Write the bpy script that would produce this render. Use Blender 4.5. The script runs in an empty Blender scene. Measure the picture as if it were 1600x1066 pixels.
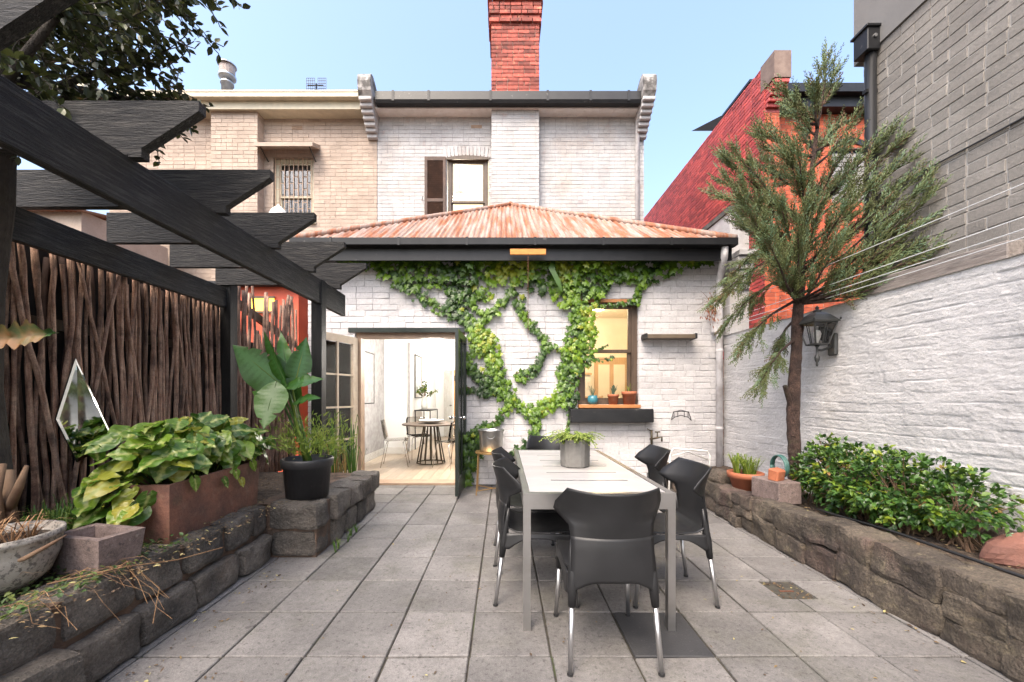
import bpy, math, random
from mathutils import Vector, Matrix, noise
R = math.radians
scene = bpy.context.scene
C = scene.collection
random.seed(7)
# ---------------------------------------------------------------- camera
F, CX, CY, EYE = 622.0, 787.0, 620.0, 1.26
cam = bpy.data.objects.new('camera', bpy.data.cameras.new('camera'))
C.objects.link(cam)
cam.location = (0, 0, EYE); cam.rotation_euler = (R(90), 0, 0)
cam.data.sensor_fit = 'HORIZONTAL'; cam.data.sensor_width = 36; cam.data.lens = 14.0
cam.data.shift_x = 13/1600; cam.data.shift_y = 87/1600
cam.data.clip_start = 0.05; cam.data.clip_end = 900
scene.camera = cam
# ---------------------------------------------------------------- sky, sun, exposure
SUN_EL, SUN_AZ = R(54), R(206)          # azimuth: compass-like, measured from +Y clockwise
w = bpy.data.worlds.new('World'); scene.world = w; w.use_nodes = True
nt = w.node_tree; nt.nodes.clear()
wo = nt.nodes.new('ShaderNodeOutputWorld'); bg = nt.nodes.new('ShaderNodeBackground')
sk = nt.nodes.new('ShaderNodeTexSky'); sk.sky_type = 'NISHITA'; sk.sun_disc = False
sk.sun_elevation = SUN_EL; sk.sun_rotation = SUN_AZ
sk.air_density = 1.12; sk.dust_density = 5.6; sk.ozone_density = 1.6
bg.inputs['Strength'].default_value = 0.15
nt.links.new(sk.outputs[0], bg.inputs[0]); nt.links.new(bg.outputs[0], wo.inputs[0])
sl = bpy.data.lights.new('sun', 'SUN'); sl.energy = 0.65; sl.angle = R(24); sl.color = (1, .89, .75)
so = bpy.data.objects.new('sun', sl); C.objects.link(so)
sd = Vector((math.sin(SUN_AZ)*math.cos(SUN_EL), math.cos(SUN_AZ)*math.cos(SUN_EL), math.sin(SUN_EL)))
so.rotation_euler = sd.to_track_quat('Z', 'Y').to_euler(); so.location = (0, -6, 12)
vs = scene.view_settings
vs.view_transform = 'Standard'; vs.look = 'None'; vs.gamma = 1.0; vs.exposure = 1.84
try: vs.use_curve_mapping = False
except Exception: pass
# ---------------------------------------------------------------- helpers
def P(px, py, Y): return Vector(((px-CX)*Y/F, Y, EYE-(py-CY)*Y/F))
def rr(a, b): return random.uniform(a, b)
def vn(x, y, z): return noise.noise(Vector((x, y, z)))
class MB:
    def __init__(s): s.v = []; s.f = []; s.r = []; s.mid = None
    def add(s, vs_, fs_, r=None):
        o = len(s.v); s.v.extend([tuple(v) for v in vs_])
        r = random.random() if r is None else r
        for f in fs_: s.f.append(tuple(i+o for i in f)); s.r.append(r)
    def box(s, c, d, M=None, r=None, jit=0):
        hx, hy, hz = d[0]/2, d[1]/2, d[2]/2; c = Vector(c)
        vs_ = []
        for x, y, z in ((-1,-1,-1),(1,-1,-1),(1,1,-1),(-1,1,-1),(-1,-1,1),(1,-1,1),(1,1,1),(-1,1,1)):
            p = Vector((x*hx, y*hy, z*hz))
            if jit: p += Vector((rr(-jit,jit), rr(-jit,jit), rr(-jit,jit)))
            if M: p = M @ p
            vs_.append(c+p)
        s.add(vs_, [(3,2,1,0),(4,5,6,7),(0,1,5,4),(1,2,6,5),(2,3,7,6),(3,0,4,7)], r)
    def bb(s, x0, x1, y0, y1, z0, z1, r=None, jit=0):
        s.box(((x0+x1)/2,(y0+y1)/2,(z0+z1)/2), (x1-x0,y1-y0,z1-z0), None, r, jit)
    def cbox(s, c, d, ch=.005, M=None, r=None, jit=0):
        h = [d[0]/2, d[1]/2, d[2]/2]; c = Vector(c); vs_ = []; idx = {}
        for sx in (-1,1):
            for sy in (-1,1):
                for sz in (-1,1):
                    sg = (sx,sy,sz); j = [rr(-jit,jit) if jit else 0 for _ in range(3)]
                    for a in range(3):
                        p = Vector([sg[k]*(h[k]-(0 if k==a else ch))+j[k] for k in range(3)])
                        if M: p = M @ p
                        idx[(sg,a)] = len(vs_); vs_.append(c+p)
        fs = []
        def I(sx,sy,sz,a): return idx[((sx,sy,sz),a)]
        for q in (-1,1):
            fs.append((I(q,-1,-1,0),I(q,1,-1,0),I(q,1,1,0),I(q,-1,1,0)) if q>0 else (I(q,-1,1,0),I(q,1,1,0),I(q,1,-1,0),I(q,-1,-1,0)))
            fs.append((I(-1,q,1,1),I(1,q,1,1),I(1,q,-1,1),I(-1,q,-1,1)) if q>0 else (I(-1,q,-1,1),I(1,q,-1,1),I(1,q,1,1),I(-1,q,1,1)))
            fs.append((I(-1,-1,q,2),I(1,-1,q,2),I(1,1,q,2),I(-1,1,q,2)) if q>0 else (I(-1,1,q,2),I(1,1,q,2),I(1,-1,q,2),I(-1,-1,q,2)))
        for p in (-1,1):
            for q in (-1,1):
                e = [I(p,q,-1,0),I(p,q,-1,1),I(p,q,1,1),I(p,q,1,0)]; fs.append(e if p*q<0 else e[::-1])
                e = [I(p,-1,q,0),I(p,-1,q,2),I(p,1,q,2),I(p,1,q,0)]; fs.append(e if p*q>0 else e[::-1])
                e = [I(-1,p,q,1),I(-1,p,q,2),I(1,p,q,2),I(1,p,q,1)]; fs.append(e if p*q<0 else e[::-1])
                for t in (-1,1):
                    e = [I(p,q,t,0),I(p,q,t,1),I(p,q,t,2)]; fs.append(e if p*q*t>0 else e[::-1])
        s.add(vs_, fs, r)
    def tube(s, pts, rad, n=8, r=None, cap=True, sq=None):
        pts = [Vector(p) for p in pts]; m = len(pts)
        if not hasattr(rad, '__len__'): rad = [rad]*m
        vs_ = []; ref = None
        for i, p in enumerate(pts):
            t = (pts[min(i+1,m-1)]-pts[max(i-1,0)])
            t = t.normalized() if t.length > 1e-9 else Vector((0,0,1))
            if ref is None: ref = Vector((1,0,0)) if abs(t.x) < .8 else Vector((0,1,0))
            a = t.cross(ref); a.normalize(); b = t.cross(a); ref = a.cross(t)
            for k in range(n):
                an = 2*math.pi*k/n + (math.pi/4 if n == 4 else 0)
                vs_.append(p + a*math.cos(an)*rad[i] + b*math.sin(an)*rad[i])
        fs = []
        for i in range(m-1):
            for k in range(n):
                k2 = (k+1) % n; fs.append((i*n+k, i*n+k2, (i+1)*n+k2, (i+1)*n+k))
        if cap: fs.append(tuple(range(n))[::-1]); fs.append(tuple((m-1)*n+k for k in range(n)))
        s.add(vs_, fs, r)
    def lathe(s, prof, c=(0,0,0), n=24, r=None, M=None):
        vs_ = []; c = Vector(c); m = len(prof)
        for (ra, z) in prof:
            for k in range(n):
                a = 2*math.pi*k/n; p = Vector((ra*math.cos(a), ra*math.sin(a), z))
                vs_.append(c + (M @ p if M else p))
        fs = [(i*n+k, i*n+(k+1)%n, (i+1)*n+(k+1)%n, (i+1)*n+k) for i in range(m-1) for k in range(n)]
        if prof[0][0] > 1e-4: fs.append(tuple(range(n))[::-1])
        if prof[-1][0] > 1e-4: fs.append(tuple((m-1)*n+k for k in range(n)))
        s.add(vs_, fs, r)
    def grid(s, fn, nu, nv, r=None, flip=False):
        vs_ = [fn(i/nu, j/nv) for j in range(nv+1) for i in range(nu+1)]
        fs = []
        for j in range(nv):
            for i in range(nu):
                q = (j*(nu+1)+i, j*(nu+1)+i+1, (j+1)*(nu+1)+i+1, (j+1)*(nu+1)+i); fs.append(q[::-1] if flip else q)
        s.add(vs_, fs, r)
    def prism(s, poly, ax, a, b, r=None):
        """poly: 2-D outline; ax: axis of extrusion 'x','y','z' between a and b"""
        n = len(poly)
        def mk(p, t): return {'x': (t,p[0],p[1]), 'y': (p[0],t,p[1]), 'z': (p[0],p[1],t)}[ax]
        vs_ = [mk(p,a) for p in poly]+[mk(p,b) for p in poly]
        fs = [tuple(range(n)), tuple(range(n,2*n))[::-1]]+[(i,n+i,n+(i+1)%n,(i+1)%n) for i in range(n)]
        s.add(vs_, fs, r)
    def blade(s, pts, wid, side, r=None):
        """a strip along pts with half widths wid, sideways direction side"""
        vs_ = []; side = Vector(side).normalized()
        for p, w_ in zip(pts, wid): p = Vector(p); vs_ += [p-side*w_, p+side*w_]
        s.add(vs_, [(2*i,2*i+1,2*i+3,2*i+2) for i in range(len(pts)-1)], r)
    def xf(s, M):
        s.v = [tuple(M @ Vector(v)) for v in s.v]; return s
    def build(s, name, mat, parent=None, smooth=False, world=True):
        me = bpy.data.meshes.new(name); me.from_pydata(s.v, [], s.f)
        if smooth: me.polygons.foreach_set('use_smooth', [True]*len(me.polygons))
        at = me.attributes.new('rnd', 'FLOAT', 'FACE'); at.data.foreach_set('value', s.r)
        if s.mid: a2 = me.attributes.new('mid', 'FLOAT', 'POINT'); a2.data.foreach_set('value', s.mid)
        me.materials.append(mat); me.update()
        return link(name, me, parent, world)
def link(name, me, parent=None, world=True):
    o = bpy.data.objects.new(name, me); C.objects.link(o)
    if parent:
        o.parent = parent
        if world and parent.parent is None and parent.type == 'EMPTY': o.matrix_parent_inverse = parent.matrix_basis.inverted()
    return o
def tag(o, label, cat, group=None):
    o['label'] = label; o['category'] = cat
    if group: o['group'] = group
    return o
def thing(name, label, cat, loc=(0,0,0), rz=0, group=None):
    o = bpy.data.objects.new(name, None); C.objects.link(o); o.empty_display_size = .1
    o.location = loc; o.rotation_euler = (0,0,rz)
    return tag(o, label, cat, group)
def struct(o): o['kind'] = 'structure'; return o
def stuff(o): o['kind'] = 'stuff'; return o
def copy_tree(o, parent=None):
    c = o.copy(); C.objects.link(c); c.parent = parent
    for ch in list(o.children): copy_tree(ch, c)
    return c
# ---------------------------------------------------------------- materials
def newmat(name):
    m = bpy.data.materials.new(name); m.use_nodes = True; n = m.node_tree
    n.nodes.clear(); out = n.nodes.new('ShaderNodeOutputMaterial'); b = n.nodes.new('ShaderNodeBsdfPrincipled')
    n.links.new(b.outputs[0], out.inputs[0]); return m, n, b, out
def rgba(c): return (c[0], c[1], c[2], 1)
def ramp(n, stops, fac, interp='LINEAR'):
    r = n.nodes.new('ShaderNodeValToRGB'); cr = r.color_ramp; cr.interpolation = interp
    while len(cr.elements) < len(stops): cr.elements.new(.5)
    for e, (p, c) in zip(cr.elements, stops): e.position = p; e.color = rgba(c) if hasattr(c,'__len__') else (c,c,c,1)
    n.links.new(fac, r.inputs[0]); return r.outputs[0]
def nz(n, vec, scale, detail=5, rough=.55, stretch=None):
    if stretch:
        mp = n.nodes.new('ShaderNodeMapping'); mp.inputs['Scale'].default_value = stretch
        n.links.new(vec, mp.inputs[0]); vec = mp.outputs[0]
    t = n.nodes.new('ShaderNodeTexNoise'); t.inputs['Scale'].default_value = scale
    t.inputs['Detail'].default_value = detail; t.inputs['Roughness'].default_value = rough
    n.links.new(vec, t.inputs['Vector']); return t.outputs['Fac']
def mix(n, fac, a, b, mode='MIX'):
    x = n.nodes.new('ShaderNodeMix'); x.data_type = 'RGBA'; x.blend_type = mode
    for s_, v in ((x.inputs[0],fac),(x.inputs[6],a),(x.inputs[7],b)):
        if hasattr(v, 'is_output'): n.links.new(v, s_)
        elif hasattr(v, '__len__'): s_.default_value = rgba(v)
        else: s_.default_value = v
    return x.outputs[2]
def mth(n, op, a, b=0, clamp=False):
    x = n.nodes.new('ShaderNodeMath'); x.operation = op; x.use_clamp = clamp
    for s_, v in ((x.inputs[0],a),(x.inputs[1],b)):
        if hasattr(v, 'is_output'): n.links.new(v, s_)
        else: s_.default_value = v
    return x.outputs[0]
def pos(n): return n.nodes.new('ShaderNodeNewGeometry').outputs['Position']
def attr(n, name): a = n.nodes.new('ShaderNodeAttribute'); a.attribute_name = name; return a.outputs['Fac']
def mat(name, c1, c2=None, scale=6, rough=.7, bump=0., bscale=40, metal=0., ovar=0., fvar=0., stretch=None, spots=(), spec=.5, bstretch=None, bdist=.01, coat=0, rvar=0, grit=0, gscale=150):
    """two-tone noise colour; spots: list of (colour, scale, low, high, amount[, stretch]); ovar: per-object value variation; fvar: per-face"""
    m, n, b, out = newmat(name); p = pos(n)
    col = ramp(n, [(.38, c1), (.62, c2 or c1)], nz(n, p, scale, 6, .6, stretch))
    for sp in spots:
        c, sc, lo, hi, am = sp[:5]
        f = ramp(n, [(lo-.07, 0.), (max(hi-.10, lo-.03), am)], nz(n, p, sc, 7, .62, sp[5] if len(sp) > 5 else None))
        col = mix(n, f, col, c)
    if grit:
        gr = nz(n, p, gscale, 3, .7)
        col = mix(n, 1., col, ramp(n, [(.36, 1-grit), (.64, 1.)], gr), 'MULTIPLY')
        g2 = nz(n, p, gscale*.22, 4, .7)
        col = mix(n, 1., col, ramp(n, [(.36, 1-grit*.8), (.64, 1.)], g2), 'MULTIPLY')
    if ovar or fvar:
        v = None
        if ovar:
            oi = n.nodes.new('ShaderNodeObjectInfo'); v = mth(n, 'MULTIPLY_ADD', oi.outputs['Random'], ovar*2); v.node.inputs[2].default_value = 1-ovar
        if fvar:
            u = mth(n, 'MULTIPLY_ADD', attr(n,'rnd'), fvar*2); u.node.inputs[2].default_value = 1-fvar
            v = mth(n, 'MULTIPLY', v, u) if v else u
        hs = n.nodes.new('ShaderNodeHueSaturation'); n.links.new(v, hs.inputs['Value']); n.links.new(col, hs.inputs['Color']); col = hs.outputs[0]
    n.links.new(col, b.inputs['Base Color'])
    b.inputs['Roughness'].default_value = rough; b.inputs['Metallic'].default_value = metal
    b.inputs['Specular IOR Level'].default_value = spec; b.inputs['Coat Weight'].default_value = coat
    if rvar: n.links.new(ramp(n, [(.3, max(rough-rvar,.03)), (.7, rough+rvar)], nz(n, p, scale*2.3)), b.inputs['Roughness'])
    if bump:
        bp = n.nodes.new('ShaderNodeBump'); bp.inputs['Strength'].default_value = bump; bp.inputs['Distance'].default_value = bdist
        n.links.new(nz(n, p, bscale, 8, .65, bstretch), bp.inputs['Height']); n.links.new(bp.outputs[0], b.inputs['Normal'])
    return m
def leafmat(name, stops, rough=.42, trans=.28, bymid=None, useobj=False):
    m, n, b, out = newmat(name)
    if useobj: f = n.nodes.new('ShaderNodeObjectInfo').outputs['Random']
    else: f = attr(n, 'rnd')
    col = ramp(n, stops, f)
    p = pos(n)
    col = mix(n, ramp(n, [(.35, 0.), (.75, .35)], nz(n, p, 25)), col, mix(n, 1., col, (.55,.6,.4), 'MULTIPLY'))
    if bymid:
        md = attr(n, 'mid'); nn = nz(n, p, 70, 4)
        k = mth(n, 'ADD', md, mth(n, 'MULTIPLY', mth(n, 'SUBTRACT', nn, .5), .6))
        col = mix(n, ramp(n, [(.10, .85), (.50, 0.)], k), col, bymid)
    n.links.new(col, b.inputs['Base Color']); b.inputs['Roughness'].default_value = rough
    tr = n.nodes.new('ShaderNodeBsdfTranslucent'); n.links.new(col, tr.inputs[0])
    ms = n.nodes.new('ShaderNodeMixShader'); ms.inputs[0].default_value = trans
    n.links.new(b.outputs[0], ms.inputs[1]); n.links.new(tr.outputs[0], ms.inputs[2]); n.links.new(ms.outputs[0], out.inputs[0])
    return m
def glassmat(name, tint=(1,1,1), refl=.9, base=.04):
    m, n, b, out = newmat(name); n.nodes.remove(b)
    t = n.nodes.new('ShaderNodeBsdfTransparent'); t.inputs[0].default_value = rgba(tint)
    g = n.nodes.new('ShaderNodeBsdfGlossy'); g.inputs['Roughness'].default_value = .02
    fr = n.nodes.new('ShaderNodeFresnel'); fr.inputs[0].default_value = 1.45
    ms = n.nodes.new('ShaderNodeMixShader'); n.links.new(fr.outputs[0], ms.inputs[0])
    n.links.new(t.outputs[0], ms.inputs[1]); n.links.new(g.outputs[0], ms.inputs[2]); n.links.new(ms.outputs[0], out.inputs[0])
    return m
def emis(name, col, st):
    m, n, b, out = newmat(name); b.inputs['Base Color'].default_value = rgba(col)
    b.inputs['Emission Color'].default_value = rgba(col); b.inputs['Emission Strength'].default_value = st; return m
# colours
m_white = mat('white_painted_brick', c1=(.66,.64,.64), c2=(.54,.525,.53), scale=3, rough=.75, bump=.8, bscale=55, grit=.14, ovar=.04, fvar=.05, bdist=.012,
    spots=[((.36,.34,.33), 1.3, .58, .85, .45, (1,1,2.2)), ((.25,.22,.2), 26, .70, .80, .6)])
m_white_up = mat('white_weathered_brick', c1=(.53,.52,.515), c2=(.42,.41,.41), scale=2.5, rough=.8, bump=.4, bscale=60, grit=.15, fvar=.08,
    spots=[((.42,.32,.24), .9, .55, .8, .5), ((.3,.27,.25), 18, .68, .8, .55), ((.45,.3,.25), 5, .66, .8, .5)])
m_mortar = mat('painted_mortar', (.40,.39,.395), (.29,.28,.28), 9, .9, .5, 80)
m_render = mat('white_rough_render', c1=(.66,.64,.63), c2=(.55,.535,.53), scale=2.2, rough=.8, grit=.16, bump= .7, bscale=38, bdist=.015, bstretch=(1,.85,1.25),
    spots=[((.38,.37,.37), 1.1, .56, .85, .5, (1,1,1.6)), ((.30,.29,.27), 22, .72, .82, .5, (1,.4,2))])
m_cream = mat('cream_painted_brick', grit=.15, c1= (.47,.375,.305), c2=(.385,.305,.245), scale=2.2, rough=.8, bump=.4, bscale=60, fvar=.10, spots=[((.30,.23,.18), 9, .66, .82, .5)])
m_creammort = mat('cream_mortar', (.40,.31,.25), (.30,.24,.20), 9, .9)
m_creamtrim = mat('cream_trim', (.52,.47,.35), (.44,.40,.30), 5, .5)
m_redbrick = mat('red_brick', (.37,.085,.058), (.24,.052,.038), 12, .8, .4, 90, fvar=.5, spots=[((.12,.05,.04), 7, .62, .72, .7), ((.5,.22,.12), 11, .68, .75, .6)])
m_redmort = mat('pale_mortar', (.38,.28,.23), (.26,.18,.15), 12, .9)
m_redpaint = mat('red_painted_brick', (.47,.075,.06), (.36,.055,.05), 2, .6, .3, 60, fvar=.34, spots=[((.55,.30,.28), 14, .66, .8, .5)])
m_orangebrick = mat('orange_brick', (.52,.11,.045), (.36,.07,.03), 6, .75, .3, 70, fvar=.3)
m_grey = mat('grey_brick', grit=.22, c1= (.31,.285,.255), c2=(.25,.23,.205), scale=3, rough=.8, bump=.5, bscale=60, ovar=.09, fvar=.06, spots=[((.19,.175,.16), 2.0, .55, .8, .45, (1,1,3)), ((.38,.35,.32), 30, .68, .8, .3)])
m_greymort = mat('grey_mortar', (.38,.355,.325), (.31,.29,.265), 12, .9, .3, 80)
m_greyrend = mat('grey_render', (.18,.174,.168), (.145,.14,.135), 1.6, .85, .2, 60, spots=[((.2,.19,.18), 2.4, .55, .8, .4, (1,1,.3))])
m_dark = mat('dark_metal_paint', (.010,.0105,.012), (.015,.0155,.017), 6, .4, .05, 60, spec=.35, spots=[((.16,.15,.14), 7, .72, .80, .4)])
m_timber = mat('black_stained_timber', grit=.3, c1= (.006,.006,.0065), c2=(.019,.0185,.018), scale=5, rough=.58, bump=.9, bscale=14, spec=.3, bstretch=(9,1.2,9), bdist=.02, stretch=(7,.8,7), ovar=.15, spots=[((.075,.07,.066), 10, .56, .74, .75, (9,.6,9))])
m_timberx = mat('black_stained_timber_cross', (.007,.007,.0075), (.014,.0135,.0135), 5, .6, .9, 14, spec=.3, bstretch=(1.2,9,9), bdist=.02, stretch=(.8,7,7), ovar=.15, spots=[((.06,.055,.05), 10, .57, .76, .65, (.6,9,9))])
m_timberz = mat('black_stained_timber_upright', (.007,.007,.0075), (.014,.014,.014), 5, .55, .7, 14, spec=.3, bstretch=(9,9,1.2), bdist=.01, stretch=(7,7,.8))
m_stick = mat('brown_brushwood', grit=.35, c1= (.29,.155,.105), c2=(.54,.35,.255), scale=7, rough=.85, bump=1., bscale=30, bstretch=(3,3,.5), bdist=.016, stretch=(5,5,.7), ovar=.38, spots=[((.30,.22,.18), 16, .62, .75, .5), ((.05,.03,.025), 5, .58, .75, .7)])
m_stickshade = mat('shaded_brushwood', (.05,.03,.022), (.085,.052,.04), 7, .9, .8, 30, ovar=.3)  # brushwood with the shade of the back row painted into its colour
m_back = mat('gap_shade_and_mirror_back', (.012,.010,.009), (.02,.016,.014), 7, .9)  # near black: painted shade behind the fence gaps, and the mirror's back
m_paver = mat('concrete_paver', grit=.30, gscale=170, c1=(.24,.226,.216), c2=(.185,.174,.167), scale= 4, rough=.78, bump=.6, bscale=130, ovar=.19, bdist=.006, rvar=.1,
    spots=[((.085,.08,.077), 1.1, .48, .78, .6), ((.06,.055,.05), 45, .64, .74, .65), ((.11,.11,.07), 2.3, .58, .82, .4), ((.30,.29,.28), 90, .68, .78, .4), ((.035,.03,.03), 9, .72, .8, .6)])
m_paverd = mat('dark_paver', (.035,.035,.037), (.026,.026,.028), 5, .7, .4, 110, bdist=.004, spots=[((.1,.1,.1), 60, .68, .76, .4)])
m_joint = mat('joint_sand', (.035,.03,.026), (.06,.055,.04), 20, .95, .6, 90, spots=[((.07,.1,.03), 3, .62, .75, .5)])
m_soil = mat('soil', (.045,.03,.02), (.085,.06,.042), 18, .95, 1., 60, bdist=.03, spots=[((.16,.11,.07), 45, .62, .7, .6)])
m_blue = mat('bluestone', grit=.45, gscale=110, c1= (.145,.126,.108), c2=(.23,.20,.168), scale=5, rough=.85, bump=1., bscale=40, bdist=.03, ovar=.25, spots=[((.05,.046,.042), 3, .56, .76, .7), ((.22,.20,.17), 24, .66, .76, .35), ((.17,.105,.07), 4, .62, .8, .4)])
m_bluemort = mat('old_mortar', (.15,.095,.065), (.085,.06,.045), 12, .95, .9, 50, bdist=.02)
m_rubble = mat('rubble_stone', grit=.45, gscale=110, c1= (.115,.092,.07), c2=(.185,.15,.11), scale=4, rough=.88, bump=1., bscale=30, bdist=.04, ovar=.28, spots=[((.06,.045,.04), 3, .52, .7, .6), ((.30,.25,.16), 12, .62, .76, .45), ((.12,.06,.06), 2, .56, .7, .5)])
m_rubmort = mat('rubble_mortar', (.07,.055,.04), (.115,.09,.062), 9, .95, 1., 34, bdist=.03)
m_terra = mat('terracotta', (.36,.115,.05), (.27,.085,.042), 6, .8, .25, 60, spots=[((.45,.30,.22), 7, .62, .8, .35)])
m_terraold = mat('weathered_terracotta', grit=.3, c1= (.31,.135,.085), c2=(.22,.09,.058), scale=4, rough=.75, bump=.4, bscale=60, spots=[((.07,.055,.05), 2.2, .52, .72, .6), ((.32,.20,.14), 14, .64, .78, .4), ((.10,.09,.05), 6, .64, .8, .45)])
m_conc = mat('concrete', (.25,.24,.23), (.18,.17,.165), 8, .85, .5, 70, spots=[((.10,.095,.09), 3, .54, .74, .5), ((.05,.05,.05), 60, .70, .76, .6)])
m_concpot = mat('grey_concrete_pot', (.17,.163,.152), (.12,.115,.107), 9, .8, .35, 70, spots=[((.10,.095,.085), 5, .56, .76, .6)])
m_cblock = mat('reddish_concrete_block', grit=.35, c1= (.27,.20,.18), c2=(.19,.14,.125), scale=9, rough=.9, bump=.8, bscale=55, spots=[((.08,.065,.06), 40, .66, .74, .7), ((.4,.34,.3), 30, .68, .76, .4)])
m_steel = mat('brushed_steel', (.52,.51,.50), (.44,.43,.42), 3, .34, .15, 18, metal=1., bstretch=(1,.03,30), bdist=.002, spots=[((.30,.27,.24), 5, .56, .8, .35)])
m_alu = mat('satin_aluminium', (.60,.60,.61), (.52,.52,.53), 9, .36, metal=1., rvar=.06)
m_top = mat('pale_table_panel', (.37,.36,.355), (.31,.30,.295), 2.4, .38, .12, 60, rvar=.1, stretch=(.4,3,1), spots=[((.40,.38,.36), 5, .58, .8, .35)])
m_plastic = mat('charcoal_plastic', (.0115,.0118,.0128), (.0150,.0153,.0167), 5, .43, .12, 420, bdist=.001, rvar=.06, spec=.4, spots=[((.045,.042,.036), 9, .74, .86, .25)])
m_chrome = mat('chrome', (.7,.7,.7), (.65,.65,.65), 3, .12, metal=1.)
m_gal = mat('galvanised_steel', (.55,.55,.54), (.42,.42,.42), 8, .38, .1, 20, metal=1., spots=[((.3,.28,.25), 6, .58, .76, .5)])
m_gold = mat('brass_wire', (.55,.36,.16), (.48,.30,.13), 6, .4, metal=.8)
m_pot = mat('black_plastic', (.018,.018,.02), (.026,.026,.028), 8, .45, .05, 60, spots=[((.12,.11,.10), 20, .68, .8, .3)])
m_doorcream = mat('cream_door_paint', (.66,.55,.42), (.56,.45,.33), 5, .45, .1, 40, spots=[((.35,.26,.18), 9, .64, .8, .4)])
m_cwhite = mat('white_gloss_paint', (.74,.73,.70), (.66,.64,.60), 5, .45, .1, 40, spots=[((.40,.35,.30), 9, .64, .8, .4)])
m_pipe = mat('white_painted_pipe', (.62,.60,.60), (.5,.48,.48), 6, .5, spots=[((.3,.26,.24), 6, .6, .8, .5)])
m_green = mat('dark_green_gloss', (.012,.018,.015), (.02,.027,.022), 6, .3, .05, 40)
m_brownwood = mat('dark_brown_wood', (.055,.035,.022), (.085,.055,.035), 6, .5, .3, 20, stretch=(5,5,.6))
m_shut = mat('brown_shutter', (.045,.022,.013), (.075,.036,.022), 6, .6, .3, 30, spots=[((.14,.09,.06), 12, .64, .8, .5)])
m_sillwood = mat('orange_sill_wood', (.45,.20,.07), (.36,.15,.05), 6, .5, .2, 30)
m_orangewood = mat('orange_timber_block', (.62,.24,.05), (.5,.18,.04), 10, .7, .3, 30, stretch=(1,6,6))
m_tan = mat('tan_wood', (.36,.25,.17), (.28,.19,.13), 6, .6)
m_greywood = mat('weathered_grey_timber', (.17,.145,.13), (.26,.23,.21), 4, .9, .9, 12, stretch=(8,.7,8), bstretch=(9,1,9), bdist=.012, spots=[((.07,.06,.055), 6, .58, .75, .6, (6,.8,6))])
m_int = mat('interior_white', (.80,.80,.79), (.78,.78,.77), 2, .7)
m_intcream = mat('kitchen_cream', (.76,.70,.58), (.72,.65,.53), 3, .6)
m_intwood = mat('pale_orange_wood', (.55,.36,.20), (.48,.30,.16), 5, .5, .1, 20, stretch=(6,6,.6))
m_floor = mat('oak_floor', (.42,.34,.26), (.34,.27,.20), 4, .35, .1, 30, ovar=.12, stretch=(9,1,1))
m_glass = glassmat('window_glass')
m_smoke = glassmat('smoked_acrylic', (.80,.78,.75))
m_mirror = mat('mirror_silver', (.86,.90,.87), (.82,.87,.84), 3, .02, metal=1., rvar=.02)
m_rope = mat('white_cord', (.66,.66,.66), None, 5, .6)
m_black = mat('black_rubber', (.015,.015,.016), None, 5, .5)
m_hose = mat('green_hose', (.03,.09,.08), (.05,.13,.11), 12, .5)
m_teal = mat('teal_glaze', (.05,.20,.24), (.04,.15,.19), 6, .25)
m_bark = mat('juniper_bark', (.075,.04,.032), (.19,.11,.082), 16, .95, 1., 34, grit=.5, gscale=90, bstretch=(3,3,.8), bdist=.06, spots=[((.05,.03,.025), 8, .55, .7, .7), ((.14,.15,.07), 5, .64, .8, .5)])
m_barkd = mat('dark_bark', (.030,.024,.020), (.055,.045,.036), 8, .95, 1., 24, bstretch=(3,3,.7), bdist=.03, spots=[((.10,.09,.07), 5, .62, .78, .4)])
m_twig = mat('dry_twig', (.13,.075,.045), (.20,.13,.08), 10, .9)
m_straw = mat('dry_straw', (.33,.20,.10), (.24,.13,.065), 8, .9, fvar=.3)
m_bronze = mat('old_bronze', (.10,.065,.04), (.06,.07,.05), 20, .5, .3, 60, metal=.6)
m_rust = mat('rusted_iron', (.10,.045,.03), (.17,.07,.04), 14, .85, .8, 60, metal=.2)
m_lantern = mat('black_cast_iron', (.02,.021,.021), (.03,.031,.03), 10, .45, .1, 60)
m_brownbox = mat('bronze_anodised', (.13,.10,.07), (.10,.075,.05), 6, .45)
m_art = mat('framed_print', (.62,.66,.64), (.30,.40,.38), 6, .6, spots=[((.8,.8,.78), 9, .5, .6, .8)])
# rusty corrugated iron
def rustmat():
    m, n, b, out = newmat('rusty_corrugated_iron'); p = pos(n)
    base = ramp(n, [(.35,(.33,.27,.235)),(.65,(.22,.145,.115))], nz(n, p, 3, 6, .6, (6,.5,.5)))
    f1 = ramp(n, [(.46,0.),(.58,.92)], nz(n, p, 1.3, 8, .68, (7,.6,.6)))
    f2 = ramp(n, [(.52,0.),(.66,.7)], nz(n, p, 5, 6, .7, (8,.5,.5)))
    col = mix(n, f1, base, ramp(n, [(.3,(.30,.095,.032)),(.7,(.17,.055,.024))], nz(n, p, 11)))
    col = mix(n, f2, col, (.38,.15,.055))
    col = mix(n, ramp(n, [(.58,0.),(.72,.5)], nz(n, p, 2.2, 6, .7, (9,.5,.5))), col, (.40,.36,.33))
    n.links.new(col, b.inputs['Base Color']); b.inputs['Roughness'].default_value = .75; b.inputs['Metallic'].default_value = .0
    bp = n.nodes.new('ShaderNodeBump'); bp.inputs['Strength'].default_value = .3; bp.inputs['Distance'].default_value = .01
    n.links.new(nz(n, p, 60, 6), bp.inputs['Height']); n.links.new(bp.outputs[0], b.inputs['Normal']); return m
m_roof = rustmat()
m_slate = mat('slate_roof', (.10,.10,.11), (.07,.07,.075), 4, .7)
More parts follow.
